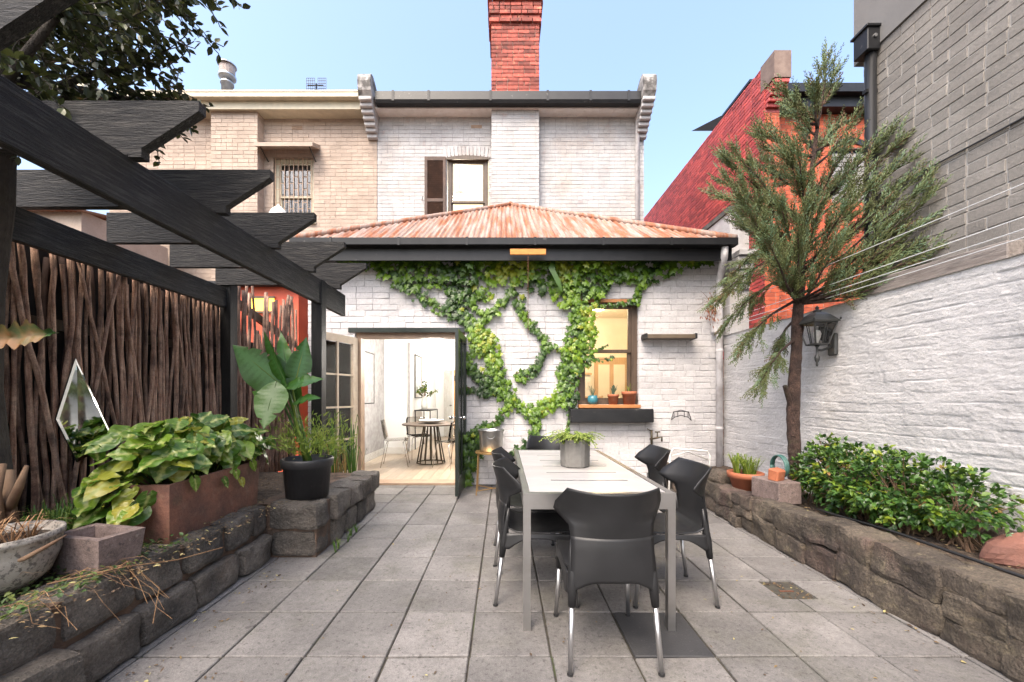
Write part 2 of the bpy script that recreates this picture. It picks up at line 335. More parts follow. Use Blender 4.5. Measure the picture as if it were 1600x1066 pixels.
# foliage
m_ivy = leafmat('ivy_leaf', [(0,(.022,.050,.014)),(.3,(.045,.105,.016)),(.6,(.11,.21,.020)),(.85,(.19,.32,.022)),(1,(.30,.34,.035))], .35, .30)
m_shrub = leafmat('shrub_leaf', [(0,(.026,.065,.014)),(.45,(.055,.13,.024)),(.75,(.13,.21,.024)),(.93,(.27,.31,.02)),(1,(.20,.10,.05))], .36, .26)
m_tree = leafmat('dark_tree_leaf', [(0,(.022,.030,.012)),(.6,(.040,.052,.018)),(1,(.09,.10,.025))], .38, .2)
m_jun = leafmat('juniper_foliage', [(0,(.065,.068,.022)),(.35,(.125,.142,.044)),(.65,(.145,.195,.080)),(.88,(.15,.25,.155)),(1,(.17,.09,.045))], .7, .12)
m_syn = leafmat('arrowhead_leaf', [(0,(.045,.115,.014)),(.45,(.10,.20,.020)),(.8,(.20,.30,.03)),(1,(.36,.32,.05))], .34, .3, bymid=(.40,.44,.14), useobj=True)
m_sterl = leafmat('paddle_leaf', [(0,(.030,.095,.012)),(1,(.070,.17,.020))], .34, .3, bymid=(.06,.17,.04), useobj=True)
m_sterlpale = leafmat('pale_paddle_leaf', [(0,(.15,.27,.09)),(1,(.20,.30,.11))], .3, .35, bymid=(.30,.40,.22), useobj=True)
m_grass = leafmat('grass_blade', [(0,(.035,.085,.015)),(.6,(.08,.17,.025)),(1,(.20,.27,.05))], .5, .3)
m_lime = leafmat('lime_foliage', [(0,(.10,.17,.02)),(.5,(.20,.29,.04)),(1,(.36,.40,.08))], .5, .4)
m_fern = leafmat('pale_fern', [(0,(.16,.25,.04)),(.5,(.30,.38,.08)),(1,(.46,.50,.16))], .5, .4)
m_agave = leafmat('succulent_leaf', [(0,(.06,.12,.09)),(1,(.13,.20,.14))], .5, .1)
m_dryleaf = leafmat('dry_leaf', [(0,(.16,.075,.03)),(.5,(.28,.15,.06)),(1,(.42,.30,.10))], .7, .25)
m_litter = leafmat('leaf_litter', [(0,(.05,.03,.018)),(.5,(.11,.07,.04)),(.8,(.22,.15,.07)),(1,(.40,.36,.16))], .8, .1)
m_creep = leafmat('creeping_leaf', [(0,(.03,.06,.015)),(.6,(.06,.11,.025)),(1,(.14,.16,.04))], .5, .2)
# ================================================================ ground and paving
g = MB(); g.add([(-400,-400,-.06),(400,-400,-.06),(400,400,-.06),(-400,400,-.06)], [(0,1,2,3)])
struct(g.build('ground', m_soil))
pv = MB(); pv.bb(-3.2, 2.5, -1.6, 5.72, -.055, -.014)
pave = struct(pv.build('pavement', m_joint))
PX0, PY0, PS = -.167, 1.934, .4
variants = []
for k in range(5):
    b_ = MB(); b_.cbox((0,0,-.025), (PS-.011, PS-.011, .05), .005, jit=.0022); me = bpy.data.meshes.new('paver'); me.from_pydata(b_.v, [], b_.f); me.materials.append(m_paver); variants.append(me)
DR = (1.735, 1.965, 2.48, 2.728)          # drain hole
for i in range(-8, 7):
    for j in range(-8, 10):
        x0, y0 = PX0+i*PS, PY0+j*PS; x1, y1 = x0+PS, y0+PS
        if x0 > 2.3 or x1 < -2.6 or y0 > 5.68: continue
        if x1 < -1.9 and y0 < 4.3: continue
        tilt = (rr(-.003,.003), rr(-.003,.003), rr(-.004,.004)); dz = rr(-.003,.002)
        if y0 < DR[3]-.02 and y1 > DR[2] and x0 < DR[1] and x1 > DR[0]:
            b_ = MB(); gp = .0045
            if x0 < DR[0]:                   # the left one of the two cut pavers
                poly = [(x0+gp,y0+gp),(x1-gp,y0+gp),(x1-gp,DR[2]),(DR[0],DR[2]),(DR[0],y1-gp),(x0+gp,y1-gp)]
            else:
                poly = [(x0+gp,y0+gp),(x1-gp,y0+gp),(x1-gp,y1-gp),(DR[1],y1-gp),(DR[1],DR[2]),(x0+gp,DR[2])]
            b_.prism(poly[::-1], 'z', -.05, -.001); b_.build('paver', m_paver, pave); continue
        if y1 > 5.69 or x1 > 2.42:            # cut pavers along the edges
            y1 = min(y1, 5.69); x1 = min(x1, 2.42); b_ = MB(); b_.cbox(((x0+x1)/2,(y0+y1)/2,-.025), (x1-x0-.009, y1-y0-.009, .05), .004, jit=.0015)
            b_.build('paver', m_paver, pave); continue
        dark = (i == 2 and j == 0)
        if dark:
            b_ = MB(); b_.cbox((x0+.2,y0+.2,-.0265), (PS-.009, PS-.009, .05), .004, jit=.0012); b_.build('paver', m_paverd, pave)['label'] = 'charcoal replacement paver'; continue
        o = link('paver', random.choice(variants), pave); o.location = (x0+.2, y0+.2, dz); o.rotation_euler = tilt[:2]+(tilt[2]+random.choice((0,R(90),R(180),R(270))),)
# drain in the paving
dr = thing('drain', 'rusty round drain cover sunk in a square hole in the pavers', 'drain', ((DR[0]+DR[1])/2,(DR[2]+DR[3])/2,-.05))
b_ = MB(); cx, cy = (DR[0]+DR[1])/2, (DR[2]+DR[3])/2
b_.lathe([(.098,-.045),(.098,-.022),(.085,-.018),(.082,-.024),(.0,-.024)], (cx,cy,0), 28); b_.build('rim', m_rust, dr, True)
b_ = MB(); b_.lathe([(.074,-.03),(.074,-.017),(.068,-.015),(.03,-.0165),(0,-.0165)], (cx,cy,0), 28)
b_.box((cx,cy,-.012), (.09,.012,.006)); b_.build('cover', m_rust, dr)
# ================================================================ stone maker
def stone_mesh(name, sx, sy, sz, m, rough=.012, n=4, rnd=4.):
    b_ = MB(); off = Vector((rr(0,50),rr(0,50),rr(0,50))); idx = {}; vs_ = []; fs = []
    def vid(i,j,k):
        if (i,j,k) not in idx:
            p = Vector((i/n*2-1, j/n*2-1, k/n*2-1))
            q = Vector([math.copysign(abs(c), c) for c in p]); l = (abs(q.x)**rnd*1. + abs(q.y)**rnd + abs(q.z)**rnd)**(1/rnd)
            q = q/ max(l, 1e-6) if l > 1 else q
            w_ = Vector((q.x*sx/2, q.y*sy/2, q.z*sz/2))
            w_ += noise.noise_vector(w_*9+off)*rough + noise.noise_vector(w_*3.5+off)*rough*1.2
            idx[(i,j,k)] = len(vs_); vs_.append(w_)
        return idx[(i,j,k)]
    for a in range(n):
        for c in range(n):
            for q in (0, n):
                e = [vid(q,a,c),vid(q,a+1,c),vid(q,a+1,c+1),vid(q,a,c+1)]; fs.append(e if q else e[::-1])
                e = [vid(a,q,c),vid(a,q,c+1),vid(a+1,q,c+1),vid(a+1,q,c)]; fs.append(e if q else e[::-1])
                e = [vid(a,c,q),vid(a+1,c,q),vid(a+1,c+1,q),vid(a,c+1,q)]; fs.append(e if q else e[::-1])
    b_.add(vs_, fs); me = bpy.data.meshes.new(name); me.from_pydata(b_.v, [], b_.f); me.materials.append(m)
    return me
# ---------------------------------------------------------------- left retaining wall of squared bluestone
lw = thing('retaining_wall', 'low retaining wall of squared dark bluestone blocks below the brushwood fence', 'stone wall', (-1.95,2.4,0))
b_ = MB(); b_.bb(-2.0,-1.865,.5,3.2,-.05,.395); b_.bb(-2.0,-1.475,3.135,4.5,-.05,.395); b_.build('core', m_bluemort, lw)
def blocks(axis, a0, a1, face, z0, z1, thick, lens, flip=1):
    a = a0
    while a < a1-.06:
        L = min(rr(*lens), a1-a)
        if a1-a-L < .12: L = a1-a
        me = stone_mesh('stone_block', L-.018 if axis == 'y' else thick, thick if axis == 'y' else L-.018, z1-z0-.012, m_blue, .016, 7, 12.)
        o = link('stone_block', me, lw)
        cz = (z0+z1)/2
        if axis == 'y': o.location = (face-thick/2*flip+rr(-.008,.008), a+L/2, cz); o.rotation_euler = (0,0,R(90)+rr(-.015,.015))
        else: o.location = (a+L/2, face+thick/2+rr(-.006,.006), cz); o.rotation_euler = (0,0,R(90)+rr(-.015,.015))
        a += L
random.seed(12)
blocks('y', .55, 1.66, -1.70, 0, .25, .26, (.4,.6))
blocks('y', 1.66, 3.10, -1.785, 0, .205, .24, (.30,.42))
blocks('y', .6, 3.12, -1.835, .212, .42, .24, (.27,.42))
blocks('x', -1.85, -1.44, 3.09, .215, .43, .26, (.19,.3)); blocks('x', -1.84, -1.46, 3.11, 0, .21, .26, (.2,.32))
blocks('y', 3.36, 4.55, -1.415, .215, .43, .26, (.22,.36)); blocks('y', 3.38, 4.53, -1.44, 0, .21, .26, (.2,.3))
b_ = MB()
def bedz(x, y): return .385+.03*vn(x*3,y*3,1)+.012*vn(x*14,y*14,2)
b_.grid(lambda u, v: Vector((-3.2+u*1.35, .4+v*4.2, bedz(-3.2+u*1.35, .4+v*4.2))), 40, 110)
b_.grid(lambda u, v: Vector((-1.85+u*.33, 3.15+v*1.4, bedz(-1.85+u*.33, 3.15+v*1.4))), 12, 40)
struct(b_.build('garden_bed', m_soil, None, True))
# ---------------------------------------------------------------- right retaining wall of rubble
random.seed(5)
rw = thing('rubble_wall', 'low wall of rough brown rubble stone edging the raised shrub bed', 'stone wall', (2.4,2.6,0))
def rwh(y): return .375 if y < 2.6 else .375-.065*min(1,(y-2.6)/1.2)
b_ = MB()
b_.grid(lambda u, v: Vector((2.296+.014*vn(u*40,v*4,3)+(.02 if v > .9 else 0), .4+u*5.25, -.05+v*(rwh(.4+u*5.25)+.03))), 160, 10, flip=False)
b_.grid(lambda u, v: Vector((2.33+v*.25, .4+u*5.25, rwh(.4+u*5.25)-.03+.012*vn(u*50,v*5,7))), 160, 6, flip=True)
b_.build('mortar_core', m_rubmort, rw, True)
y = .45
while y < 5.6:
    hgt = rwh(y); nc = random.choice((2,2,3)); L = rr(.22,.42); z = 0
    hs = [rr(.8,1.2) for _ in range(nc)]; t = sum(hs)
    for h_ in hs:
        hh = h_/t*hgt; sub = 1 if (hh > .12 or random.random() < .5) else 2
        for q in range(sub):
            l = L/sub; me = stone_mesh('rubble_stone', .22+rr(-.02,.03), l*rr(.98,1.10), hh*rr(1.0,1.08), m_rubble, .020, 6, 14.)
            o = link('rubble_stone', me, rw); o.location = (2.378+rr(-.024,.012)+.02*(z/.4), y+l*(q+.5), z+hh/2); o.rotation_euler = (rr(-.09,.09), rr(-.05,.05), rr(-.05,.05))
        z += hh
    y += L*.97
b_ = MB(); b_.grid(lambda u, v: Vector((2.42+u*.76, .4+v*5.28, (rwh(.4+v*5.28)-.035)+.02*vn(u*6,v*30,4)+.012*vn(u*20,v*110,4)+.0*u)), 30, 150)
struct(b_.build('shrub_bed', m_soil, None, True))
# ================================================================ white boundary wall on the right
bw = thing('boundary_wall', 'tall white rough rendered garden wall with a lantern on it', 'wall', (3.24,2.6,0))
def wsurf(y, z):
    k = z/.086+.35*vn(y*.9,z*.6,31); c = math.floor(k); f = k-c
    uu = y/.30+(.5 if c % 2 else 0); cu = math.floor(uu)
    a = noise.cell(Vector((cu+.5, c+.5, 3.3)))*.5+.5
    d = .006*(a-.5)
    wob = vn(y*3.1, z*2.2, 9)
    edge = max(0, 1-f/.16) if f < .5 else max(0, 1-(1-f)/.05)
    str_ = max(0, min(1, .10+2.2*vn(y*1.5, c*1.31, 21)))
    d -= edge*.0075*str_
    d += .002*vn(y*6,z*16,5)+.0025*vn(y*16,z*40,6)+.003*wob
    return d
b_ = MB()
NY, NZ = 420, 330
b_.grid(lambda u, v: Vector((3.15-wsurf(-.6+u*6.3, v*2.13), -.6+u*6.3, v*2.13+.006*vn(u*40,0,8)*v)), NY, NZ, flip=False)
b_.bb(3.17, 3.335, -.6, 5.7, 0, 2.12)
b_.grid(lambda u, v: Vector((3.135+v*.20, -.6+u*6.3, 2.128+.006*vn(u*40,v*3,8))), 200, 4, flip=True)
b_.build('rendered_face', m_render, bw, True)
for (yy, zz, ss) in ((2.75,.26,.34),(2.42,.24,.36),(2.08,.27,.34)):
    o = link('plinth_stone', stone_mesh('plinth_stone', .16, ss, .26, m_rubble, .03, 5, 3.4), bw); o.location = (3.12,yy,zz+.08)
tb = MB(); tb.cbox((3.24,3.05,2.20), (.10,1.06,.13), .006, Matrix.Rotation(R(1.2),3,'X'), jit=.004)
tag(tb.build('timber_beam', m_greywood), 'weathered grey timber beam lying along the top of the white wall', 'beam')
# ================================================================ brick field helper
def clip(a, b, holes):
    segs = [(a,b)]
    for (h0,h1) in holes:
        n_ = []
        for (s,e) in segs:
            if h1 <= s or h0 >= e: n_.append((s,e)); continue
            if h0 > s: n_.append((s,h0))
            if h1 < e: n_.append((h1,e))
        segs = n_
    return segs
def courses(u0, u1, z0, z1, holes, fn, H_=.086, lens=(.23,.23,.23,.112), gap=.009):
    k = 0; z = z0
    while z < z1-.02:
        zt = min(z+H_, z1); u = u0-(.12 if k % 2 else 0)-rr(0,.02)
        hs = [(h[0],h[1]) for h in holes if h[2] < zt-.01 and h[3] > z+.01]
        while u < u1:
            L = random.choice(lens); a, b2 = max(u,u0), min(u+L,u1)
            if b2-a > .03:
                for (s,e) in clip(a, b2, hs):
                    if e-s > .03: fn((s+e)/2, (z+zt)/2, e-s-gap*.3, zt-z-gap)
            u += L+gap
        z += H_; k += 1
def backing(b_, u0, u1, z0, z1, holes, put):
    us = sorted(set([u0,u1]+[h[0] for h in holes]+[h[1] for h in holes])); zs = sorted(set([z0,z1]+[h[2] for h in holes]+[h[3] for h in holes]))
    for i in range(len(us)-1):
        for j in range(len(zs)-1):
            cu, cz = (us[i]+us[i+1])/2, (zs[j]+zs[j+1])/2
            if any(h[0] < cu < h[1] and h[2] < cz < h[3] for h in holes): continue
            put(us[i],us[i+1],zs[j],zs[j+1])
# ================================================================ grey building on the right
random.seed(31)
gb = thing('grey_building', 'tall grey brick building with a plain rendered parapet behind the white wall', 'building', (5,1.5,0))
GX, GY = 3.365, 3.72
b_ = MB(); b_.bb(GX+.003, 9, -3, GY-.004, 0, 4.41); gwall = b_.build('wall', m_greymort, gb)
gm = []
for k in range(5):
    q = MB(); q.cbox((0,0,0), (.05,.23,.077), .003, jit=.0018); me = bpy.data.meshes.new('brick'); me.from_pydata(q.v,[],q.f); me.materials.append(m_grey); gm.append(me)
rest = MB(); cnt = [0]
def gput(u, z, L, h_):
    if u > 1.35 and z > 2.05 and cnt[0] < 298:
        o = link('brick', random.choice(gm), gwall); o.location = (GX+.022+rr(-.002,.002), u, z); o.scale = (1, L/.23, h_/.077); cnt[0] += 1
    else: rest.box((GX+.022,u,z), (.05,L,h_))
courses(-1.5, GY, 0.02, 4.41, [], gput, lens=(.23,.23,.23,.112), gap=.008)
stuff(rest.build('brick_field', m_grey, gwall))
rest = MB(); courses(GX+.01, 6.0, .02, 4.41, [], lambda u,z,L,h_: rest.box((u,GY-.02,z),(L,.05,h_)), gap=.01); stuff(rest.build('brick_field', m_grey, gwall))
b_ = MB(); b_.bb(GX-.02, 9, -3, GY+.085, 4.41, 7.4); b_.build('parapet', m_greyrend, gb)
b_ = MB(); b_.bb(GX-.03, 9, -3, GY+.10, 7.4, 7.46); b_.build('coping', m_dark, gb)
dp = MB(); dp.tube([(3.318,3.60,4.40),(3.318,3.60,0.)], .042, 14); dpo = dp.build('downpipe', m_dark, gb, True)
q = MB(); q.cbox((3.295,3.615,4.455), (.115,.15,.20), .006); q.cbox((3.293,3.615,4.562), (.145,.18,.022), .003); q.build('rain_head', m_dark, dpo)
q = MB(); q.lathe([(.016,0),(.016,.012),(.0,.013)], (3.30,3.54,4.47), 14, M=Matrix.Rotation(R(90),3,'X')); q.build('outlet', m_gal, dpo)
for zz in (2.4,3.2,4.0):
    q = MB(); q.bb(3.26,3.366,3.58,3.62,zz,zz+.03); q.build('bracket', m_dark, dpo)
q = MB(); q.tube([(3.352,3.58-u*2.6,3.07+.10*u-.05*math.sin(u*3.1416)+.006*vn(u*15,1,1)) for u in [i/24 for i in range(25)]], .007, 6); q.build('cable', m_black, gb)
# ================================================================ white house: extension + two-storey part
random.seed(41)
WY, MY = 5.70, 8.80
wh = thing('white_house', 'white painted brick house with rusty corrugated extension roof and ivy on its wall', 'house', (.15,5.9,0))
DX0, DX1, DZ = -2.13, -.55, 2.18
KX0, KX1, KZ0, KZ1 = 1.06, 1.93, 1.15, 2.66
EX0, EX1, EZ = -2.80, 3.14, 3.20
holes = [(DX0,DX1,-1,DZ),(KX0,KX1,KZ0,KZ1)]
b_ = MB(); backing(b_, EX0, EX1, 0, EZ, [(DX0,DX1,-.0,DZ),(KX0,KX1,KZ0,KZ1)], lambda a,b2,c,d: b_.bb(a,b2,WY+.0055,WY+.25,c,d))
b_.bb(EX0, EX0+.2, WY+.25, MY, 0, EZ); b_.bb(EX1-.12, EX1+.02, WY+.25, MY, 0, EZ)
ewall = b_.build('wall', m_mortar, wh)
bm_ = []
for k in range(8):
    q = MB(); q.cbox((0,0,0), (.23,.06,.079), .005, jit=.0035); me = bpy.data.meshes.new('brick'); me.from_pydata(q.v,[],q.f); me.materials.append(m_white); bm_.append(me)
rest = MB(); cnt = [0]
def eput(u, z, L, h_):
    L += .0065
    if random.random() < .42: h_ += .006
    if u > 1.0 and cnt[0] < 298 and z < 3.0:
        o = link('brick', random.choice(bm_), ewall); o.location = (u, WY+.03+rr(-.003,.002), z); o.scale = (L/.23, 1, h_/.079); o.rotation_euler = (0, rr(-.006,.006), rr(-.012,.012)); cnt[0] += 1
    else: rest.cbox((u,WY+.03+rr(-.003,.002),z), (L,.06,h_), .005, Matrix.Rotation(rr(-.012,.012),3,'Z'), jit=.0035)
courses(EX0, EX1, 0.0, EZ-.01, holes, eput, lens=(.23,.23,.225,.112), gap=.007)
stuff(rest.build('brick_field', m_white, ewall))
# extension roof
EY, EZR, AX, AH = 5.36, 3.372, .14, 2.94
SL = (5.246-EZR)/AH
def roofpt(x, y): return EZR+(y-EY)*SL
rf = MB()
rf.add([(AX-AH,EY+.02,EZR-.02),(AX+AH,EY+.02,EZR-.02),(AX,EY+AH,5.226),(AX-AH,MY+.3,EZR-.02),(AX+AH,MY+.3,EZR-.02),(AX,MY+.3,5.226)], [(0,1,2),(0,2,5,3),(1,4,5,2)])
roof = rf.build('roof', m_brownwood, wh)
def sheet(x0, x1, fn, lenfn):
    s = MB(); n_ = max(2, int(round((x1-x0)/.076*8))); cols = []
    for i in range(n_+1):
        x = x0+(x1-x0)*i/n_; L = max(0.001, lenfn(x)); dz = .015*math.sin(2*math.pi*x/.076)
        cols.append([fn(x, L*j/3, dz) for j in range(4)])
    vs_ = [p for c in cols for p in c]
    s.add(vs_, [(i*4+j,(i+1)*4+j,(i+1)*4+j+1,i*4+j+1) for i in range(n_) for j in range(3)]); return s
x = AX-AH; k = 0
while x < AX+AH-.01:
    x2 = min(x+.684, AX+AH); lift = .004*(k % 2); st = rr(-.02,.012)
    s = sheet(x, x2+.02, lambda X,t,dz: (X, EY-.03+st*(1 if t < .01 else 0)+t, EZR-.015+t*SL+dz+lift), lambda X: AH-abs(X-AX)+.03)
    s.build('roof_sheet', m_roof, roof, True); x = x2; k += 1
for sg in (-1,1):
    y = EY; k = 0
    while y < MY+.25:
        y2 = min(y+.684, MY+.3)
        s = sheet(y, y2+.02, lambda Yv,t,dz: (AX+sg*(AH+.02-t), Yv, EZR-.015+t*SL+dz), lambda Yv: min(AH, Yv-EY)+.01)
        s.build('roof_sheet', m_roof, roof, True); y = y2
for sg in (-1,1):
    c = MB(); pts = [(AX+sg*(AH+.03-t*AH/10*1.003), EY-.03+t*AH/10*1.01, EZR+t*AH/10*SL+.012) for t in range(11)]; c.tube(pts, .045, 10); c.build('hip_cap', m_roof, roof, True)
c = MB(); c.tube([(AX,EY+AH-.03,5.265),(AX,MY+.02,5.265)], .055, 10); c.build('ridge_cap', m_roof, roof, True)
# extension gutter, fascia, soffit
b_ = MB()
prof = [(5.25,3.36),(5.262,3.36),(5.262,3.285),(5.36,3.275),(5.36,3.355),(5.372,3.355),(5.372,3.263),(5.254,3.272)]
b_.prism(prof, 'x', EX0-.03, 3.09); b_.bb(EX0-.03,EX0-.02,5.252,5.37,3.265,3.358); b_.bb(3.085,3.095,5.252,5.37,3.265,3.358)
gut = b_.build('gutter', m_dark, wh)
for xx in [-2.3+i*.9 for i in range(6)]:
    q = MB(); q.bb(xx,xx+.03,5.244,5.38,3.35,3.366); q.bb(xx,xx+.03,5.244,5.249,3.26,3.35); q.build('gutter_bracket', m_dark, gut)
b_ = MB(); b_.bb(EX0-.02,3.08,5.375,5.405,3.10,3.37); b_.build('fascia', m_dark, wh)
b_ = MB(); b_.bb(EX0-.02,3.08,5.405,5.72,3.205,3.225); b_.build('soffit', m_dark, wh)
# downpipe of the extension
b_ = MB(); b_.tube([(2.96,5.33,3.27),(2.97,5.36,3.14),(3.02,5.52,3.02),(3.055,5.635,2.92),(3.055,5.64,2.7),(3.055,5.64,.2)], .045, 14)
dpx = b_.build('downpipe', m_pipe, wh, True)
for zz in (.8,1.9,2.75):
    q = MB(); q.lathe([(.049,0),(.051,.004),(.051,.03),(.049,.034)], (3.055,5.64,zz), 14); q.build('bracket', m_pipe, dpx)
# parapet of the party wall beside the extension roof
b_ = MB(); b_.bb(3.18,3.45,5.60,8.78,2.0,3.86); pp = b_.build('parapet', m_white_up, wh)
q = MB(); q.bb(3.155,3.475,5.56,8.78,3.862,3.93,jit=.006); q.build('coping', mat('mossy_coping',(.10,.095,.09),(.05,.05,.045),5,.9,.6,40), pp)
for i in range(6):
    q = MB(); d = .22-.036*i; q.cbox((3.315,5.60-d/2,3.22-i*.083), (.25,d,.074), .006, jit=.003); q.build('corbel', m_white_up, pp)
# ---- two-storey part
UX0, UX1, UZ = -2.79, 3.10, 7.47
BX0, BX1, BY = -.262, .762, 8.57            # chimney breast
SX0, SX1, SZ0, SZ1 = -1.26, -.33, 5.15, 6.56  # upstairs window
b_ = MB(); backing(b_, UX0, UX1, 0.1, UZ+.05, [(SX0,SX1,SZ0,SZ1),(-2.12,.55,.1,2.7)], lambda a,b2,c,d: b_.bb(a,b2,MY+.006,MY+.22,c,d))
b_.bb(BX0,BX1,BY+.006,MY,3.0,UZ+.4); b_.bb(UX0,UX0+.22,MY+.22,17,0,UZ); b_.bb(UX1-.22,UX1,MY+.22,17,0,UZ); b_.bb(UX0+.22,UX1-.22,16.8,17,0,UZ)
uwall = b_.build('upper_wall', m_mortar, wh)
rest = MB()
def uput(u,z,L,h_): rest.box((u,MY+.02+rr(-.002,.002),z), (L,.04,h_), jit=.002)
courses(UX0, UX1, 3.2, UZ, [(SX0,SX1,SZ0,SZ1),(BX0,BX1,0,9)], uput)
courses(BX0, BX1, 3.2, UZ, [], lambda u,z,L,h_: rest.box((u,BY+.02+rr(-.002,.002),z),(L,.04,h_),jit=.002))
stuff(rest.build('brick_field', m_white_up, uwall))
# brick arch over the upstairs window
for i in range(13):
    q = MB(); t = (i-6)/6; q.cbox((-.795+t*.50, MY+.012, SZ1+.13-.05*t*t), (.066,.05,.21), .004, Matrix.Rotation(t*.14,3,'Y')); q.build('arch_brick', m_white_up, uwall)
q = MB(); q.bb(-.72,-.48,MY-.004,MY+.01,7.19,7.26)
for i in range(7): q.bb(-.71+i*.033,-.695+i*.033,MY-.010,MY-.004,7.195,7.255)
q.build('vent', m_tan, wh)
# eaves
b_ = MB(); b_.prism([(8.36,7.68),(8.375,7.68),(8.375,7.50),(8.52,7.50),(8.52,7.66),(8.535,7.66),(8.535,7.46),(8.38,7.44),(8.35,7.50)], 'x', -2.70, 3.02)
b_.bb(-2.70,-2.69,8.362,8.53,7.46,7.67); b_.bb(3.01,3.02,8.362,8.53,7.46,7.67)
ug = b_.build('eaves_gutter', m_dark, wh)
for xx in (-2.35,-1.6,-.3,.9,1.8,2.6):
    q = MB(); q.bb(xx,xx+.05,8.343,8.36,7.47,7.685); q.build('gutter_bracket', m_dark, ug)
b_ = MB(); b_.bb(UX0,UX1,8.54,MY+.1,7.44,7.47); b_.build('eaves_soffit', m_cwhite, wh)
b_ = MB(); b_.add([(UX0,8.45,7.62),(UX1,8.45,7.62),(UX1,13,9.9),(UX0,13,9.9),(UX0,17.3,7.6),(UX1,17.3,7.6)], [(0,1,2,3),(3,2,5,4)]); b_.build('main_roof', m_slate, wh)
b_ = MB(); b_.tube([(2.93,8.50,7.46),(2.93,8.62,7.33),(2.93,8.72,7.22),(2.93,8.72,3.2)], .045, 12); b_.build('upper_downpipe', m_pipe, wh, True)
# kneelers
def kneeler(xc, par):
    b_ = MB(); X0, X1 = xc-.135, xc+.135
    prof = [(8.30,7.52),(8.22,7.60),(8.19,7.78),(8.21,7.90),(8.28,7.97),(8.38,7.99),(8.50,7.95),(8.62,7.88),(8.75,7.86),(13.0,10.2),(13.0,9.7),(8.7,7.5)]
    b_.prism(prof, 'x', X0, X1); k = b_.build('kneeler', mat('lichen_render', (.50,.48,.46), (.20,.19,.18), 4, .9, .6, 30, spots=[((.07,.065,.06), 5, .50, .66, .85)]), par)
    for i in range(7):
        d = .55-.075*i; q = MB(); q.cbox((xc,MY-d/2,7.46-i*.083), (.262-.007*i,d,.076), .012, jit=.003); q.build('corbel', m_white_up, k)
    return k
kneeler(-2.88, wh); kneeler(3.02, wh)
# chimney
b_ = MB(); b_.bb(BX0+.02,BX1-.02,BY+.02,BY+.85,7.3,9.95); ch = b_.build('chimney', m_redmort, wh)
rest = MB()
def chim(x0,x1,y0,y1,z0,z1):
    courses(x0,x1,z0,z1,[],lambda u,z,L,h_: rest.cbox((u,y0+.04,z),(L,.08,h_),.004,jit=.003), gap=.010)
    for xs, sg in ((x0,1),(x1,-1)): courses(y0+.085,y1,z0,z1,[],lambda u,z,L,h_: rest.box((xs+sg*.04,u,z),(.08,L,h_),jit=.003), gap=.010)
chim(BX0-.005,BX1+.005,BY,BY+.86,7.45,9.30); chim(BX0-.05,BX1+.05,BY-.045,BY+.9,9.30,9.385); chim(BX0-.02,BX1+.02,BY-.015,BY+.88,9.385,9.47)
chim(BX0-.05,BX1+.05,BY-.045,BY+.9,9.47,9.73); chim(BX0-.085,BX1+.085,BY-.08,BY+.94,9.73,9.99)
stuff(rest.build('chimney_bricks', m_redbrick, ch))
for xx in (0.,.5):
    q = MB(); q.lathe([(.14,9.95),(.13,10.25),(.16,10.27),(.16,10.33),(.12,10.33),(.11,10.0)], (xx,BY+.42,0), 20); q.build('chimney_pot', m_terra, ch, True)
# ---- upstairs window
def sash_window(par, x0, x1, z0, z1, y, mfr, mid, name='window', fw=.07, arch=0):
    b_ = MB(); b_.bb(x0,x0+fw,y,y+.10,z0,z1); b_.bb(x1-fw,x1,y,y+.10,z0,z1); b_.bb(x0+fw,x1-fw,y+.001,y+.099,z1-fw,z1); b_.bb(x0+fw,x1-fw,y+.001,y+.099,z0,z0+.05)
    w_ = b_.build(name, mfr, par)
    a, c, zb, zt = x0+fw, x1-fw, z0+.05, z1-fw
    for (za, zc, yy) in ((zb,mid+.02,y+.055),(mid-.02,zt,y+.02)):
        s = MB(); t = .042; s.bb(a,a+t,yy,yy+.033,za,zc); s.bb(c-t,c,yy,yy+.033,za,zc); s.bb(a+t,c-t,yy+.001,yy+.032,za,za+t); s.bb(a+t,c-t,yy+.001,yy+.032,zc-t,zc)
        s.build('sash', mfr, w_)
        gl = MB(); gl.bb(a+t-.004,c-t+.004,yy+.014,yy+.018,za+t-.004,zc-t+.004); gl.build('pane', m_glass, w_)
    return w_
sash_window(wh, SX0+.02, SX1-.02, SZ0, SZ1, MY+.06, m_brownwood, 5.60)
b_ = MB(); b_.prism([(SX0-.02,SZ1-.06),(SX1+.02,SZ1-.06),(SX1+.02,SZ1+.01),(-.5,SZ1+.045),(-.8,SZ1+.055),(-1.1,SZ1+.045),(SX0-.02,SZ1+.01)], 'y', MY-.01, MY+.07); b_.build('window_head', m_brownwood, wh)
sh = MB(); sx0, sx1 = -1.74, -1.275
for (a,c) in ((sx0,sx0+.06),(sx1-.06,sx1)): sh.bb(a,c,MY-.05,MY-.012,SZ0-.25,SZ1-.02)
for (a,c) in ((SZ0-.25,SZ0-.15),(5.55,5.62),(SZ1-.10,SZ1-.02)): sh.bb(sx0+.06,sx1-.06,MY-.049,MY-.013,a,c)
sho = sh.build('shutter', m_shut, wh)
z = SZ0-.14
while z < SZ1-.12:
    if not 5.53 < z < 5.62:
        q = MB(); q.box(((sx0+sx1)/2,MY-.031,z), (sx1-sx0-.12,.008,.045), Matrix.Rotation(R(35),3,'X')); q.build('louvre', m_shut, sho)
    z += .042
q = MB(); q.tube([(-1.80,MY-.0,5.62),(-1.79,MY-.06,5.60),(-1.77,MY-.07,5.66)], .008, 6); q.build('shutter_hook', m_black, sho)
